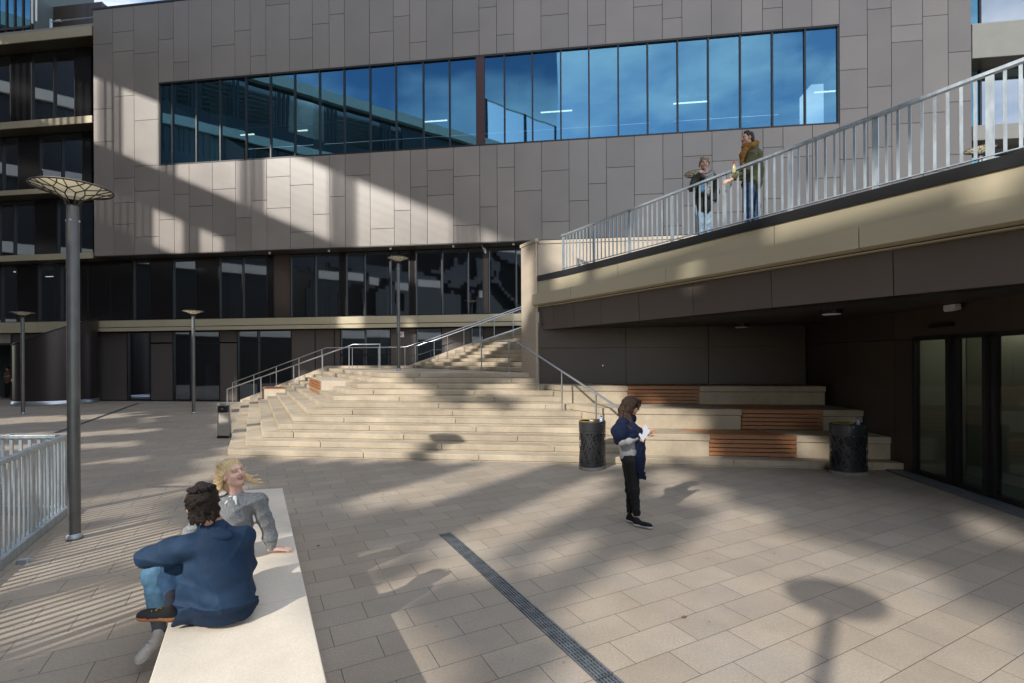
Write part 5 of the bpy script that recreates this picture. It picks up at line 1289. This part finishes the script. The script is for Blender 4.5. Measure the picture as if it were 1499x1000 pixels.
# ---- woman on the bench
o0 = (-2.37, 4.15, .45)
hc = np.array([-2.285, 4.05, 1.19]); hf = nz([.86, -.42, .26]); hup = nz([-.28, -.05, 1])
Hd, P, ax = head(hc, hf, hup, .97, closed=True, smile=True)
Hd.chain([hc-ax[2]*.05-ax[1]*.015, (-2.29, 4.095, 1.06), (-2.295, 4.11, .98)], [.052, .048, .056], k=.03)
Bd = SDF(); Bd.chain([(-2.37, 4.15, .57), (-2.33, 4.14, .74), (-2.30, 4.12, .90)], [.13, .105, .11]); Bd.cap((-2.44, 4.04, .93), (-2.15, 4.16, .93), .05)
Bd.chain([(-2.13, 4.17, .92), (-2.10, 4.24, .70), (-2.065, 4.255, .51)], [.042, .036, .028]); Bd.chain([(-2.40, 4.12, .56), (-2.62, 3.66, .55), (-2.52, 3.54, .22)], [.08, .055, .036]); Bd.chain([(-2.42, 4.25, .56), (-2.66, 4.02, .54), (-2.66, 3.95, .14)], [.08, .055, .036])
Bd.cap((-2.30, 4.11, .96), (-2.30, 4.11, .90), .055)
Hn = hand((-2.06, 4.262, .492), (.97, .22, -.10), (.05, .05, 1), .95, curl=.06, spread=.32, side=-1)
G = sdf_obj('person', [(Bd, .014, None), (Hd, .0042, None), (Hn, .0036, None)], skins((.72, .45, .35), (.42, .28, .16)), loc=o0)
tag(G, 'blonde woman in grey wool sweater sitting on the bench with face turned to sun', 'person', 'people in the square')
Sw = SDF(); Sw.chain([(-2.37, 4.15, .53), (-2.34, 4.14, .70), (-2.31, 4.125, .86)], [.155, .142, .135], k=.05)
Sw.cap((-2.45, 4.03, .935), (-2.14, 4.165, .935), .066, k=.05); Sw.cap((-2.30, 4.11, .95), (-2.295, 4.11, .985), .085, .06, k=.05)
Sw.chain([(-2.135, 4.17, .925), (-2.10, 4.235, .72), (-2.075, 4.25, .60), (-2.068, 4.255, .535)], [.066, .058, .055, .042], k=.03); Sw.cap((-2.068, 4.255, .54), (-2.066, 4.256, .52), .044, .038, k=.01)
Sw.chain([(-2.46, 4.03, .925), (-2.58, 3.98, .72), (-2.48, 3.88, .58)], [.064, .056, .045], k=.03)
sdf_obj('sweater', [(Sw, .009, both(wrinkle(.005, 60, 3), crease(.012, 22, 9)))], [cloth('grey_wool', (.30, .31, .31), .95, .35, 90, .9, 420, .5)], G)
Cl = SDF()
for t in np.linspace(-2.4, 1.2, 13):
    c = np.array([-2.293, 4.10, 1.0])+np.array([math.cos(t), math.sin(t), 0])*.056; Cl.cap(c, c+np.array([math.cos(t)*.016, math.sin(t)*.016, -.022]), .0075, .005, k=.008)
Cl.cap((-2.262, 4.05, .995), (-2.235, 4.02, .945), .012, .006, k=.008); Cl.cap((-2.30, 4.042, .995), (-2.318, 4.005, .95), .012, .006, k=.008)
sdf_obj('collar', [(Cl, .004, None)], [cloth('white_cotton', (.72, .72, .70), .8, .04)], G)
Jn = SDF(); Jn.chain([(-2.38, 4.14, .56), (-2.60, 3.70, .555), (-2.625, 3.64, .54), (-2.55, 3.565, .29)], [.115, .082, .078, .06], k=.03); Jn.chain([(-2.42, 4.25, .56), (-2.65, 4.03, .545), (-2.655, 3.96, .28)], [.11, .08, .058], k=.03)
sdf_obj('jeans', [(Jn, .010, wrinkle(.005, 45, 5))], [cloth('light_denim', (.085, .18, .27), .85, .2, 25, .3, 300)], G)
So = SDF(); So.chain([(-2.535, 3.545, .29), (-2.515, 3.53, .19)], [.046, .043]); sdf_obj('sock', [(So, .007, wrinkle(.003, 160, 2))], [cloth('grey_sock', (.10, .11, .12))], G)
So = SDF(); So.chain([(-2.66, 3.95, .22), (-2.66, 3.95, .1)], [.04, .04]); sdf_obj('sock', [(So, .008, None)], [bpy.data.materials['grey_sock']], G)
for hl, to in (((-2.49, 3.575, .13), (-2.545, 3.36, .045)), ((-2.65, 4.0, .012), (-2.70, 3.76, .010))):
    sdf_obj('shoe', [(shoe(hl, to, .95, 0, 1, 2), .005, None)], [simple('white_sole', (.6, .58, .54), .6), cloth('cream_canvas', (.52, .48, .42), .8), simple('laces', (.65, .63, .6), .8)], G)
Ha = SDF(); q = lambda a, b, d: P(a, b, d)
Ha.ell(P(0, -.022, .046), np.array([.082, .094, .082]), ax); 
for e, fr_ in ((-1, 0), (1, 0)):
    for j, b in enumerate((-.005, -.025, -.05, -.07)):
        end = P(e*(.088+.008*j), b-.035, -.11-.01*j)+np.array([-.035*(1.2 if e*ax[0][0] < 0 else .2), .01, 0])
        Ha.chain([P(e*.052, b+.02, .085), P(e*.083, b, .02), end], [.022, .020, .014], k=.015)
Ha.chain([P(0, -.1, .02), P(0, -.105, -.08), P(0, -.10, -.15)], [.05, .045, .025], k=.03)
for e, l, dz in ((0, .19, -.015), (.5, .17, -.005), (1, .13, .015)):
    a = np.array([-2.235, 4.11, 1.14+.02*e]); Ha.chain([a, a+np.array([l*.5, .01, -.03+dz]), a+np.array([l, .0, -.02+dz*1.5])], [.017, .010, .003], k=.015)
a = P(0, .05, .02)+np.array([.03, .03, 0]); Ha.chain([a, a+np.array([.05, 0, .008])], [.006, .002], k=.004)
sdf_obj('hair', [(Ha, .0046, wrinkle(.004, 190, 8, (.8, .2, .2)))], [hairm('blonde_hair', (.60, .40, .17), (.86, .66, .38), (6, 6, .7))], G)

# ---- man on the bench, seen from behind
o0 = (-1.88, 3.22, .45)
hc = np.array([-1.995, 3.195, 1.185]); Hd, P, ax = head(hc, (-.60, .80, -.10), (-.12, .05, 1), 1.03)
Hd.chain([hc-ax[2]*.04-ax[1]*.03, (-1.955, 3.215, 1.06), (-1.93, 3.22, .98)], [.062, .060, .07], k=.03)
Bd = SDF(); Bd.chain([(-1.87, 3.23, .57), (-1.89, 3.22, .76), (-1.91, 3.21, .90)], [.14, .125, .125]); Bd.cap((-2.03, 3.15, .93), (-1.77, 3.27, .93), .055); Bd.cap((-1.93, 3.22, .97), (-1.92, 3.22, .9), .065)
Bd.chain([(-2.04, 3.14, .93), (-2.27, 3.11, .87), (-2.22, 3.36, .90)], [.048, .04, .03]); Bd.chain([(-1.78, 3.28, .92), (-1.81, 3.37, .70), (-1.98, 3.56, .66)], [.048, .04, .03])
Bd.chain([(-1.90, 3.28, .57), (-2.27, 3.32, .80), (-2.18, 3.20, .56)], [.09, .058, .04]); Bd.chain([(-1.88, 3.36, .57), (-2.02, 3.68, .60), (-2.14, 3.50, .53)], [.09, .058, .04])
Hn = hand((-2.20, 3.385, .89), (.1, .95, -.25), (-.6, 0, .8), 1.0, curl=.35, side=1); Hn2 = hand((-2.0, 3.585, .65), (-.8, .5, -.1), (0, .2, 1), 1.0, curl=.35, side=-1)
Mn = sdf_obj('person', [(Bd, .014, None), (Hd, .0045, None), (Hn, .004, None), (Hn2, .004, None)], skins((.55, .31, .22), (.02, .015, .012)), loc=o0)
tag(Mn, 'dark haired man in navy jacket sitting on the bench with his back to us', 'person', 'people in the square')
J = SDF(); J.chain([(-1.86, 3.22, .62), (-1.88, 3.20, .78), (-1.905, 3.20, .90)], [.168, .150, .136], k=.05); J.ell((-1.86, 3.20, .58), (.180, .155, .10), k=.05)
J.cap((-2.03, 3.14, .94), (-1.775, 3.265, .94), .070, k=.05); J.cap((-1.93, 3.215, .98), (-1.925, 3.21, 1.0), .10, .085, k=.04)
J.chain([(-2.04, 3.135, .935), (-2.16, 3.11, .905), (-2.285, 3.105, .875)], [.083, .078, .066], k=.04); J.chain([(-2.285, 3.11, .875), (-2.235, 3.30, .895)], [.063, .05], k=.03)
J.chain([(-1.785, 3.275, .92), (-1.815, 3.345, .72), (-1.93, 3.50, .67)], [.076, .064, .05], k=.04)
# open front flap hanging onto the bench
fx = nz([.93, .36, 0]); fz = nz([-.12, 0, 1]); fy = np.cross(fz, fx); J.ell((-2.00, 3.12, .645), (.105, .04, .20), np.stack([fx, fy, fz]), k=.05)
J.cap((-2.06, 3.085, .50), (-1.93, 3.13, .53), .03, .05, k=.04)
def mw(X):
    a = wrinkle(.017, 21, 12)(X); b = wrinkle(.003, 52, 4)(X)+crease(.020, 17, 31)(X); g_ = np.clip((.74-X[..., 2])/.2, 0, 1); return a*(.35+.65*g_)+b*(.5+.5*g_)
# gathered hem band
for t in np.linspace(-2.6, 1.1, 40):
    c = np.array([-1.862, 3.205, .522])+np.array([.192*math.cos(t), .168*math.sin(t), 0]); J.cap(c+np.array([0, 0, .028]), c-np.array([0, 0, .028]), .017, mi=1, k=.02)
J.chain([(-2.02, 3.06, .52), (-2.085, 3.045, .485)], [.04, .022], mi=1, k=.04)
sdf_obj('jacket', [(J, .0075, mw)], [cloth('navy_cotton', (.014, .036, .075), .7, .15, 14, .25, 300, .15), cloth('navy_rib', (.010, .022, .045), .85, .1, 60, .6, 400)], Mn)
Co = SDF()
for t in np.linspace(0, 6.1, 15):
    c = np.array([-1.935, 3.205, 1.035])+np.array([.078*math.cos(t), .07*math.sin(t), -.014*math.cos(t)]); Co.cap(c+np.array([0, 0, .018]), c-np.array([0, 0, .03]), .013, .018, k=.02)
Co.ell((-1.87, 3.15, 1.0), (.10, .045, .035), k=.03)
sdf_obj('collar', [(Co, .0055, wrinkle(.003, 60, 2))], [M_ for M_ in [bpy.data.materials['navy_cotton']]], Mn)
Jn = SDF(); Jn.chain([(-1.90, 3.28, .575), (-2.12, 3.30, .70), (-2.255, 3.315, .785)], [.115, .095, .08], k=.03); Jn.chain([(-2.255, 3.315, .785), (-2.245, 3.26, .68), (-2.19, 3.20, .585)], [.078, .068, .052], k=.03)
Jn.chain([(-1.88, 3.36, .58), (-2.03, 3.67, .60), (-2.12, 3.52, .54)], [.11, .08, .06], k=.03); Jn.ell((-1.86, 3.24, .53), (.15, .14, .085))
sdf_obj('jeans', [(Jn, .009, both(wrinkle(.003, 50, 9), crease(.012, 24, 4)))], [cloth('dark_denim', (.022, .055, .11), .85, .25, 30, .3, 300)], Mn)
Te = SDF(); Te.ell((-1.845, 3.17, .482), (.145, .115, .022)); sdf_obj('t_shirt_hem', [(Te, .006, wrinkle(.003, 70, 2))], [cloth('grey_jersey', (.34, .33, .35), .9)], Mn)
sdf_obj('shoe', [(shoe((-2.12, 3.155, .462), (-2.395, 3.165, .462), 1.0, 0, 1, 2), .0045, None)], [simple('gum_sole', (.25, .10, .04), .6), cloth('black_canvas', (.012, .012, .013), .8), simple('yellow_laces', (.4, .28, .05), .7)], Mn)
Sk = SDF(); Sk.cap((-2.185, 3.185, .60), (-2.17, 3.165, .53), .042, .043); sdf_obj('sock', [(Sk, .006, None)], [cloth('dark_sock', (.02, .022, .03))], Mn)
Ha = SDF(); Ha.ell(P(0, -.022, .040), np.array([.088, .104, .088])*1.03, ax); Ha.ell(P(0, -.062, -.02), np.array([.070, .052, .065])*1.03, ax, k=.03); Ha.cap(P(0, .06, .085), P(0, .02, .11), .03, .03, k=.03)
rr = random.Random(5)
for k in range(80):
    a = rr.uniform(-2.6, 2.6)+math.pi/2*0; el = rr.uniform(-.5, 1.3); d = np.array([math.sin(a)*math.cos(el), -math.cos(a)*math.cos(el), math.sin(el)])
    if d[1] > .6: continue
    b = P(d[0]*.084, -.02+d[1]*.098, .035+d[2]*.084); tt = nz(np.cross(d, [.3, .2, 1])+np.array([0, -.3, -.5])); v = (ax[0]*tt[0]+ax[1]*tt[1]+ax[2]*tt[2])
    Ha.chain([b, b+v*.022, b+v*.042+(ax[0]*d[0]+ax[1]*d[1])*.004], [.009, .007, .003], k=.01)
for k in range(44):
    a = rr.uniform(-2.2, 2.2); d = np.array([math.sin(a), -math.cos(a), 0]); b = P(d[0]*.078, -.03+d[1]*.082, rr.uniform(-.05, .0)-.035*(abs(a) < 1.2)); v = -ax[2]*.8+(ax[0]*rr.uniform(-.35, .35)); Ha.chain([b, b+v*.02+(ax[0]*d[0]+ax[1]*d[1])*.003, b+v*rr.uniform(.034, .05)], [.007, .005, .002], k=.012)
for k in range(30):
    a = rr.uniform(0, 6.283); b = P(.05*math.cos(a), -.05+.05*math.sin(a), .112-.02*rr.random()); v = ax[0]*math.cos(a+1.0)+ax[1]*math.sin(a+1.0); Ha.chain([b, b+v*.022+ax[2]*.002, b+v*.042-ax[2]*.006], [.007, .005, .002], k=.014)
sdf_obj('hair', [(Ha, .0042, wrinkle(.0014, 330, 6, (.3, .2, 1)))], [hairm('dark_brown_hair', (.006, .004, .003), (.028, .018, .013), (5, 5, 1))], Mn)

# ---- standing woman with papers
Y = 6.33; W = lambda px, py, dy=0: PX(px, py, Y+dy)
ft = W(935, 770); o0 = (float(ft[0]), Y, 0)
hc = W(925.5, 595); Hd, P, ax = head(hc, (.95, .12, -.28), (.2, 0, 1), .93)
Hd.chain([hc-ax[2]*.05-ax[1]*.02, W(920, 608), W(918, 618)], [.048, .045, .055], k=.03)
Bd = SDF(); Bd.chain([W(923, 672), W(922, 650), W(918, 624)], [.115, .095, .10]); Bd.cap(W(916, 621, -.14), W(918, 621, .14), .045)
Bd.chain([W(914, 622, -.17), W(911, 648, -.2), W(934, 641, -.17)], [.04, .034, .024]); Bd.chain([W(918, 622, .17), W(925, 646, .2), W(946, 636, .05)], [.04, .034, .024])
Bd.chain([W(924, 674, -.06), W(928.5, 719, -.07), W(933, 758, -.06)], [.088, .055, .034]); Bd.chain([W(922, 674, .07), W(924, 718, .09), W(922, 753, .1)], [.088, .055, .034])
Bd.cap(W(918, 622), W(918, 616), .06)
H1 = hand(W(934.5, 640.7, -.17), (.95, .15, .05), (.1, -.9, .3), .88, curl=.5, side=1); H2 = hand(W(947, 636, .05), (.8, .1, .35), (.3, .9, .4), .88, curl=.45, side=-1)
Wm = sdf_obj('person', [(Bd, .013, None), (Hd, .0048, None), (H1, .0045, None), (H2, .0045, None)], skins((.50, .29, .20), (.03, .018, .012)), loc=o0)
tag(Wm, 'woman standing alone in navy shawl and black trousers reading papers', 'person', 'people in the square')
Sw = SDF(); Sw.chain([W(922.5, 668), W(922, 652), W(918, 626)], [.128, .115, .112], k=.04); Sw.chain([W(913, 623, -.18), W(910, 647, -.21), W(921, 646, -.2), W(931, 642, -.175)], [.055, .05, .048, .038], k=.03); Sw.chain([W(918, 622, .17), W(925, 645, .2), W(941, 638, .07)], [.055, .046, .036], k=.03)
sdf_obj('sweater', [(Sw, .009, wrinkle(.004, 60, 3))], [cloth('light_grey_knit', (.30, .30, .31), .9, .08)], Wm)
Sh = SDF(); Sh.cap(W(912, 620, -.14), W(917, 619, .14), .066, k=.07); Sh.chain([W(912, 622, -.18), W(907.5, 638, -.21), W(905, 646, -.2)], [.064, .062, .05], k=.07)
Sh.chain([W(905, 632, -.12), W(908, 632, .1)], [.09, .09], k=.06); Sh.chain([W(922, 618, -.08), W(928, 630, -.14), W(937, 645, -.12)], [.055, .055, .05], k=.07); Sh.chain([W(907, 646, -.16), W(925, 640, -.19), W(936, 633, -.17)], [.03, .032, .03], k=.05); Sh.chain([W(912, 634, -.19), W(926, 630, -.17)], [.055, .05], k=.08)
Sh.cap(W(920, 612, -.02), W(926, 614, .02), .07, .06, k=.04)
fx = nz([1, .35, 0]); fz = np.array([.06, 0, 1.0]); fz = nz(fz); fy = np.cross(fz, fx); Sh.ell(W(938.5, 667, -.14), (.07, .028, .30), np.stack([fx, fy, fz]), k=.05); Sh.cap(W(936, 694, -.14), W(944, 694, -.12), .022, k=.03)
for k in range(9): a = W(934.5+k*1.35, 697, -.14+.003*k); Sh.cap(a, a-np.array([0, 0, .045]), .009, .006, k=.006)
sdf_obj('shawl', [(Sh, .0075, both(wrinkle(.004, 34, 21), crease(.009, 24, 3)))], [cloth('navy_wool', (.005, .010, .032), .95, .35, 45, .8, 160)], Wm)
Pn = SDF(); Pn.ell(W(923, 672), (.125, .135, .09)); Pn.chain([W(924.5, 676, -.06), W(928.5, 718, -.07), W(932.5, 753, -.06)], [.105, .066, .046], k=.04); Pn.chain([W(922, 676, .07), W(924, 718, .09), W(922.5, 748, .1)], [.10, .064, .046], k=.04)
sdf_obj('trousers', [(Pn, .009, both(wrinkle(.003, 60, 2), crease(.010, 26, 4)))], [cloth('black_denim', (.012, .012, .013), .8, .1)], Wm)
for hl, to in ((W(927.5, 766.5, -.06), W(956, 771, -.2)), (W(917, 758, .1), W(938, 766, -.02))):
    hl = np.array([hl[0], hl[1], .012]); to = np.array([to[0], to[1], .010])
    sdf_obj('shoe', [(shoe(hl, to, .9, 0, 1, 2), .005, None)], [simple('pale_sole', (.55, .54, .52), .6), cloth('black_knit', (.012, .012, .014), .8), simple('dark_laces', (.02, .02, .02), .8)], Wm)
Ha = SDF(); Ha.ell(P(0, -.022, .036), np.array([.086, .106, .090]), ax)
for e in (-1, 1):
    for j, b in enumerate((-.01, -.04, -.07)): Ha.chain([P(e*.05, b+.03, .09), P(e*.084, b-.005, .0), P(e*.085, b-.01, -.08)], [.026, .024, .024], k=.02)
Ha.chain([P(0, -.1, .02), P(0, -.11, -.1), W(917, 622, -.08)], [.05, .052, .045], k=.03)
Ha.chain([P(.05, .06, .085), P(.062, .078, .03), P(.066, .07, -.03)], [.016, .014, .010], k=.01); Ha.cap(P(-.03, .075, .085), P(.03, .075, .085), .025, k=.02)
for j, (x0, y0, x1, y1, x2, y2) in enumerate(((914, 606, 917, 622, 925, 634), (918, 606, 920, 622, 930, 636), (921, 607, 924, 624, 934, 633), (911, 604, 909, 616, 912, 624), (916, 606, 914, 620, 921, 630))):
    a, b_, c_ = W(x0, y0, -.07), W(x1, y1, -.17), W(x2, y2, -.22); Ha.chain([a, b_, (b_+c_)/2+np.array([.01, -.01, 0]), c_], [.028, .026, .024, .010], k=.012)
Ha.chain([P(-.02, -.1, .0), W(908, 605, 0), W(905.5, 610, 0)], [.03, .016, .006], k=.01)
sdf_obj('hair', [(Ha, .0055, wrinkle(.006, 80, 8))], [hairm('brown_hair', (.012, .006, .004), (.055, .026, .014), (4, 4, 1))], Wm)
m = MB(); A, B, C_, D = W(945.8, 622, -.10), W(958, 633, -.02), W(941.8, 647.4, -.22), W(935.5, 637, -.24); B = A+(C_-D)
nn = nz(np.cross(B-A, D-A))*.0015; m.add([A, B, C_, D, A+nn, B+nn, C_+nn, D+nn], [(3, 2, 1, 0), (4, 5, 6, 7), (0, 1, 5, 4), (1, 2, 6, 5), (2, 3, 7, 6), (3, 0, 4, 7)])
o = m.build('papers', simple('white_paper', (.72, .73, .78), .7), loc=tuple(float(v) for v in D)); tag(o, 'folded white papers held by the standing woman', 'papers')

# ---- two women on the ramp
Y = 9.62; W = lambda px, py, dy=0: PX(px, py, Y+dy); o0 = (float(W(1031, 350)[0]), Y, ZD)
hc = W(1031.5, 240); Hd, P, ax = head(hc, (-.28, -.95, -.05), (.1, 0, 1), .98, smile=True); Hd.chain([hc-ax[2]*.05, W(1033, 253), W(1033, 259)], [.05, .048, .055], k=.03)
Bd = SDF(); Bd.chain([W(1031, 300), W(1031, 280), W(1032, 262)], [.12, .1, .105]); Bd.chain([W(1020, 262), W(1014, 275, -.12), W(1026, 252, -.2)], [.042, .036, .026]); Bd.chain([W(1044, 262), W(1048, 282), W(1045, 296, -.12)], [.042, .036, .026])
Bd.chain([W(1026, 302), W(1027, 325), W(1027, 345)], [.085, .055, .036]); Bd.chain([W(1037, 302), W(1038, 325), W(1039, 346)], [.085, .055, .036])
Hn = hand(W(1026, 252, -.2), (.5, .4, .5), (-.3, -.9, .2), .9, curl=.5)
R1 = sdf_obj('person', [(Bd, .014, None), (Hd, .0055, None), (Hn, .0055, None)], skins((.55, .33, .24), (.1, .06, .03)), loc=o0)
tag(R1, 'woman with tied up curly hair leaning on the ramp railing, hand at chin', 'person', 'people in the square')
J = SDF(); J.chain([W(1031, 303), W(1031, 285), W(1032, 264)], [.16, .15, .14], k=.05); J.cap(W(1019, 261), W(1045, 261), .075, k=.04); J.chain([W(1018, 262), W(1013, 275, -.14), W(1016, 268, -.2), W(1024, 255, -.2)], [.072, .062, .055, .045], k=.03); J.chain([W(1046, 262), W(1049, 281), W(1046, 294, -.1)], [.07, .06, .045], k=.03); J.cap(W(1022, 258, .08), W(1044, 258, .08), .07, k=.04)
sdf_obj('jacket', [(J, .010, wrinkle(.006, 40, 7))], [cloth('black_green_cotton', (.022, .024, .018), .8)], R1)
Sc = SDF(); Sc.chain([W(1026, 257, -.05), W(1036, 259, -.12), W(1043, 252, -.02), W(1040, 262, -.13), W(1036, 285, -.15)], [.045, .05, .05, .045, .035], k=.03); sdf_obj('scarf', [(Sc, .009, wrinkle(.006, 60, 5))], [cloth('patterned_scarf', (.06, .07, .08), .9, 0, 45, .4, 200, .2, c2=(.42, .42, .40))], R1)
Tb = SDF(); Tb.ell(W(1029, 272, -.13), (.05, .03, .12)); sdf_obj('top', [(Tb, .009, None)], [cloth('blue_print', (.05, .13, .26), .8, 0, 30, .2, 200, .2, c2=(.15, .35, .5))], R1)
Jn = SDF(); Jn.chain([W(1026, 302), W(1027, 325), W(1027.5, 347)], [.10, .068, .05], k=.03); Jn.chain([W(1037, 302), W(1038, 325), W(1039, 347)], [.10, .068, .05], k=.03)
sdf_obj('jeans', [(Jn, .011, wrinkle(.006, 50, 6))], [cloth('washed_denim', (.10, .18, .28), .85, 0, 16, .3, 200, .2, c2=(.3, .42, .52))], R1)
for x in (1027, 1039):
    a = W(x, 349); a[2] = ZD+.01; sdf_obj('shoe', [(shoe(a+np.array([0, .08, 0]), a+np.array([-.03, -.16, 0]), .9), .008, None)], [simple('dark_sole', (.03, .03, .03), .6), simple('dark_leather', (.03, .025, .02), .5), simple('dark_lace', (.02, .02, .02), .5)], R1)
Ha = SDF(); Ha.ell(P(0, -.025, .045), np.array([.086, .10, .088]), ax); rr = random.Random(2)
for k in range(34):
    a = rr.uniform(0, 6.28); b = P(.07*math.cos(a), -.04+.04*math.sin(a)*1.2, .07+.05*rr.random()); Ha.cap(b, b+np.array([rr.uniform(-.02, .02), rr.uniform(-.02, .02), rr.uniform(-.01, .03)]), .016, .008, k=.006)
Ha.ell(P(.02, -.05, .13), (.045, .045, .035)); Ha.cap(P(.085, .0, .04), P(.09, -.01, -.05), .02, .01); Ha.cap(P(-.085, .0, .04), P(-.088, -.01, -.03), .02, .01)
sdf_obj('hair', [(Ha, .006, wrinkle(.004, 120, 3))], [hairm('light_brown_hair', (.10, .06, .035), (.33, .22, .13))], R1)

Y = 8.85; W = lambda px, py, dy=0: PX(px, py, Y+dy); o0 = (float(W(1100, 333)[0]), Y, ZD)
hc = W(1094, 202); Hd, P, ax = head(hc, (-.95, -.18, -.06), (0, 0, 1), .98); Hd.chain([hc-ax[2]*.05-ax[1]*.02, W(1098, 215), W(1100, 222)], [.05, .048, .06], k=.03)
Bd = SDF(); Bd.chain([W(1101, 272), W(1103, 250), W(1102, 227)], [.125, .11, .11]); Bd.chain([W(1100, 226, -.16), W(1094, 250, -.2), W(1072, 262, -.2)], [.045, .038, .028]); Bd.chain([W(1102, 226, .16), W(1100, 250, .2), W(1080, 262, .0)], [.045, .038, .028])
Bd.chain([W(1097, 275, -.08), W(1094, 303, -.08), W(1096, 330, -.08)], [.09, .058, .038]); Bd.chain([W(1103, 275, .08), W(1107, 303, .08), W(1104, 329, .08)], [.09, .058, .038]); Bd.cap(W(1101, 224), W(1100, 220), .065)
Hn = hand(W(1070, 263, -.2), (-.9, -.1, -.3), (0, -.6, .8), .95, curl=.3)
R2 = sdf_obj('person', [(Bd, .014, None), (Hd, .006, None), (Hn, .0055, None)], skins((.52, .31, .22), (.02, .012, .01)), loc=o0)
tag(R2, 'woman in olive coat and mustard scarf standing in profile on the ramp', 'person', 'people in the square')
J = SDF(); J.chain([W(1101, 268), W(1104, 250), W(1103, 228)], [.175, .16, .15], k=.05); J.cap(W(1101, 226, -.13), W(1104, 226, .13), .085, k=.05); J.chain([W(1100, 227, -.17), W(1094, 248, -.22), W(1076, 259, -.21)], [.08, .066, .05], k=.04); J.chain([W(1103, 227, .16), W(1100, 249, .2), W(1083, 260, .03)], [.075, .065, .05], k=.04)
J.ell(W(1104, 214, .03), (.085, .09, .07), k=.04)
sdf_obj('coat', [(J, .010, both(wrinkle(.004, 34, 15), crease(.014, 20, 5)))], [cloth('olive_cotton', (.085, .080, .035), .8, .15, 12)], R2)
Sc = SDF(); Sc.chain([W(1090, 215, -.03), W(1098, 213, -.1), W(1108, 209, .0)], [.05, .055, .05], k=.03); Sc.chain([W(1093, 216, -.08), W(1088, 226, -.13), W(1086, 240, -.15)], [.055, .055, .03], k=.03); Sc.cap(W(1092, 218, .06), W(1104, 212, .06), .05, k=.03)
sdf_obj('scarf', [(Sc, .008, wrinkle(.007, 55, 5))], [cloth('mustard_wool', (.24, .115, .03), .95, .25, 30, .6, 200)], R2)
Jn = SDF(); Jn.chain([W(1097, 274, -.07), W(1094.5, 303, -.08), W(1096, 331, -.08)], [.11, .075, .055], k=.04); Jn.chain([W(1103, 274, .07), W(1107, 303, .08), W(1104, 331, .08)], [.11, .075, .055], k=.04)
sdf_obj('jeans', [(Jn, .011, wrinkle(.005, 50, 6))], [cloth('mid_denim', (.028, .055, .115), .85, .3, 20)], R2)
for x, dy in ((1096, -.08), (1104, .08)):
    a = W(x, 333, dy); a[2] = ZD+.01; sdf_obj('shoe', [(shoe(a+np.array([.07, 0, 0]), a+np.array([-.17, -.02, 0]), .9), .008, None)], [bpy.data.materials['dark_sole'], bpy.data.materials['dark_leather'], bpy.data.materials['dark_lace']], R2)
Ha = SDF(); Ha.ell(P(0, -.03, .038), np.array([.086, .100, .092]), ax); Ha.ell(P(0, -.08, -.03), np.array([.07, .05, .07]), ax, k=.03); Ha.chain([P(-.03, .05, .10), P(.0, -.02, .125), P(.02, -.08, .10)], [.02, .026, .02], k=.02); Ha.chain([P(0, -.09, .09), P(0, -.13, .11)], [.02, .012], k=.02)
sdf_obj('hair', [(Ha, .006, wrinkle(.004, 90, 3))], [hairm('black_hair', (.010, .007, .006), (.05, .032, .025))], R2)
m = MB(); b = PX(1075, 253, 8.62); bx_, by_, bz_ = (float(v) for v in b)
m.lathe([(0, 0), (.030, 0), (.032, .02), (.032, .10), (.026, .13), (.014, .15), (.013, .165)], (bx_, by_, bz_), 18); o = m.build('drinks_bottle', simple('pale_yellow_liquid', (.50, .45, .22), .15, spec=.8), loc=(bx_, by_, bz_), smooth=True); tag(o, 'small drinks bottle with red cap held above the ramp handrail', 'bottle')
m = MB(); m.lathe([(0, .20), (.017, .20), (.018, .165), (0, .165)], (bx_, by_, bz_), 14); m.build('cap', simple('red_cap', (.5, .015, .02), .4), o, smooth='split')

# ---- distant person in the passage
Y = 29.6; W = lambda px, py, dy=0: PX(px, py, Y+dy); hc = W(12, 540); o0 = (float(hc[0]), Y, 0); Hd, P, ax = head(hc, (-.9, -.3, 0), (0, 0, 1), 1.0); Hd.cap(hc-ax[2]*.05, W(12.5, 545.5), .05)
Bd = SDF(); Bd.chain([W(12.5, 561), W(12.5, 547)], [.12, .13]); Bd.chain([W(11, 562), W(10, 571), W(9, 580)], [.09, .06, .045]); Bd.chain([W(14, 562), W(14, 571), W(13, 580)], [.09, .06, .045]); Bd.chain([W(10, 547, -.1), W(7.5, 553, -.15), W(11, 552, -.25)], [.05, .04, .03])
Hn = hand(W(11, 552, -.25), (.8, -.1, .3), (0, -1, 0), 1.0, curl=.4)
R3 = sdf_obj('person', [(Bd, .018, None), (Hd, .009, None), (Hn, .007, None)], skins((.45, .26, .19), (.02, .015, .012)), loc=o0)
tag(R3, 'distant figure in brownish top and dark trousers standing in the passage', 'person', 'people in the square')
a = SDF(); a.chain([W(12.5, 560), W(12.5, 547)], [.15, .16]); a.chain([W(10, 547, -.1), W(7.5, 553, -.15)], [.07, .06]); sdf_obj('top', [(a, .016, None)], [cloth('brown_jersey', (.16, .09, .07))], R3)
a = SDF(); a.chain([W(11, 562), W(10, 571), W(9.3, 580.5)], [.12, .085, .065]); a.chain([W(14, 562), W(14, 571), W(13, 580.5)], [.12, .085, .065]); sdf_obj('trousers', [(a, .016, None)], [cloth('dark_trousers', (.015, .015, .017))], R3)
a = SDF(); a.ell(P(0, -.02, .04), (.09, .1, .09)); sdf_obj('hair', [(a, .012, None)], [bpy.data.materials['black_hair']], R3)
for x in (9, 13): 
    q = W(x, 582); q[2] = .01; sdf_obj('shoe', [(shoe(q+np.array([.08, 0, 0]), q+np.array([-.18, -.02, 0])), .014, None)], [bpy.data.materials['dark_sole'], bpy.data.materials['dark_leather'], bpy.data.materials['dark_lace']], R3)
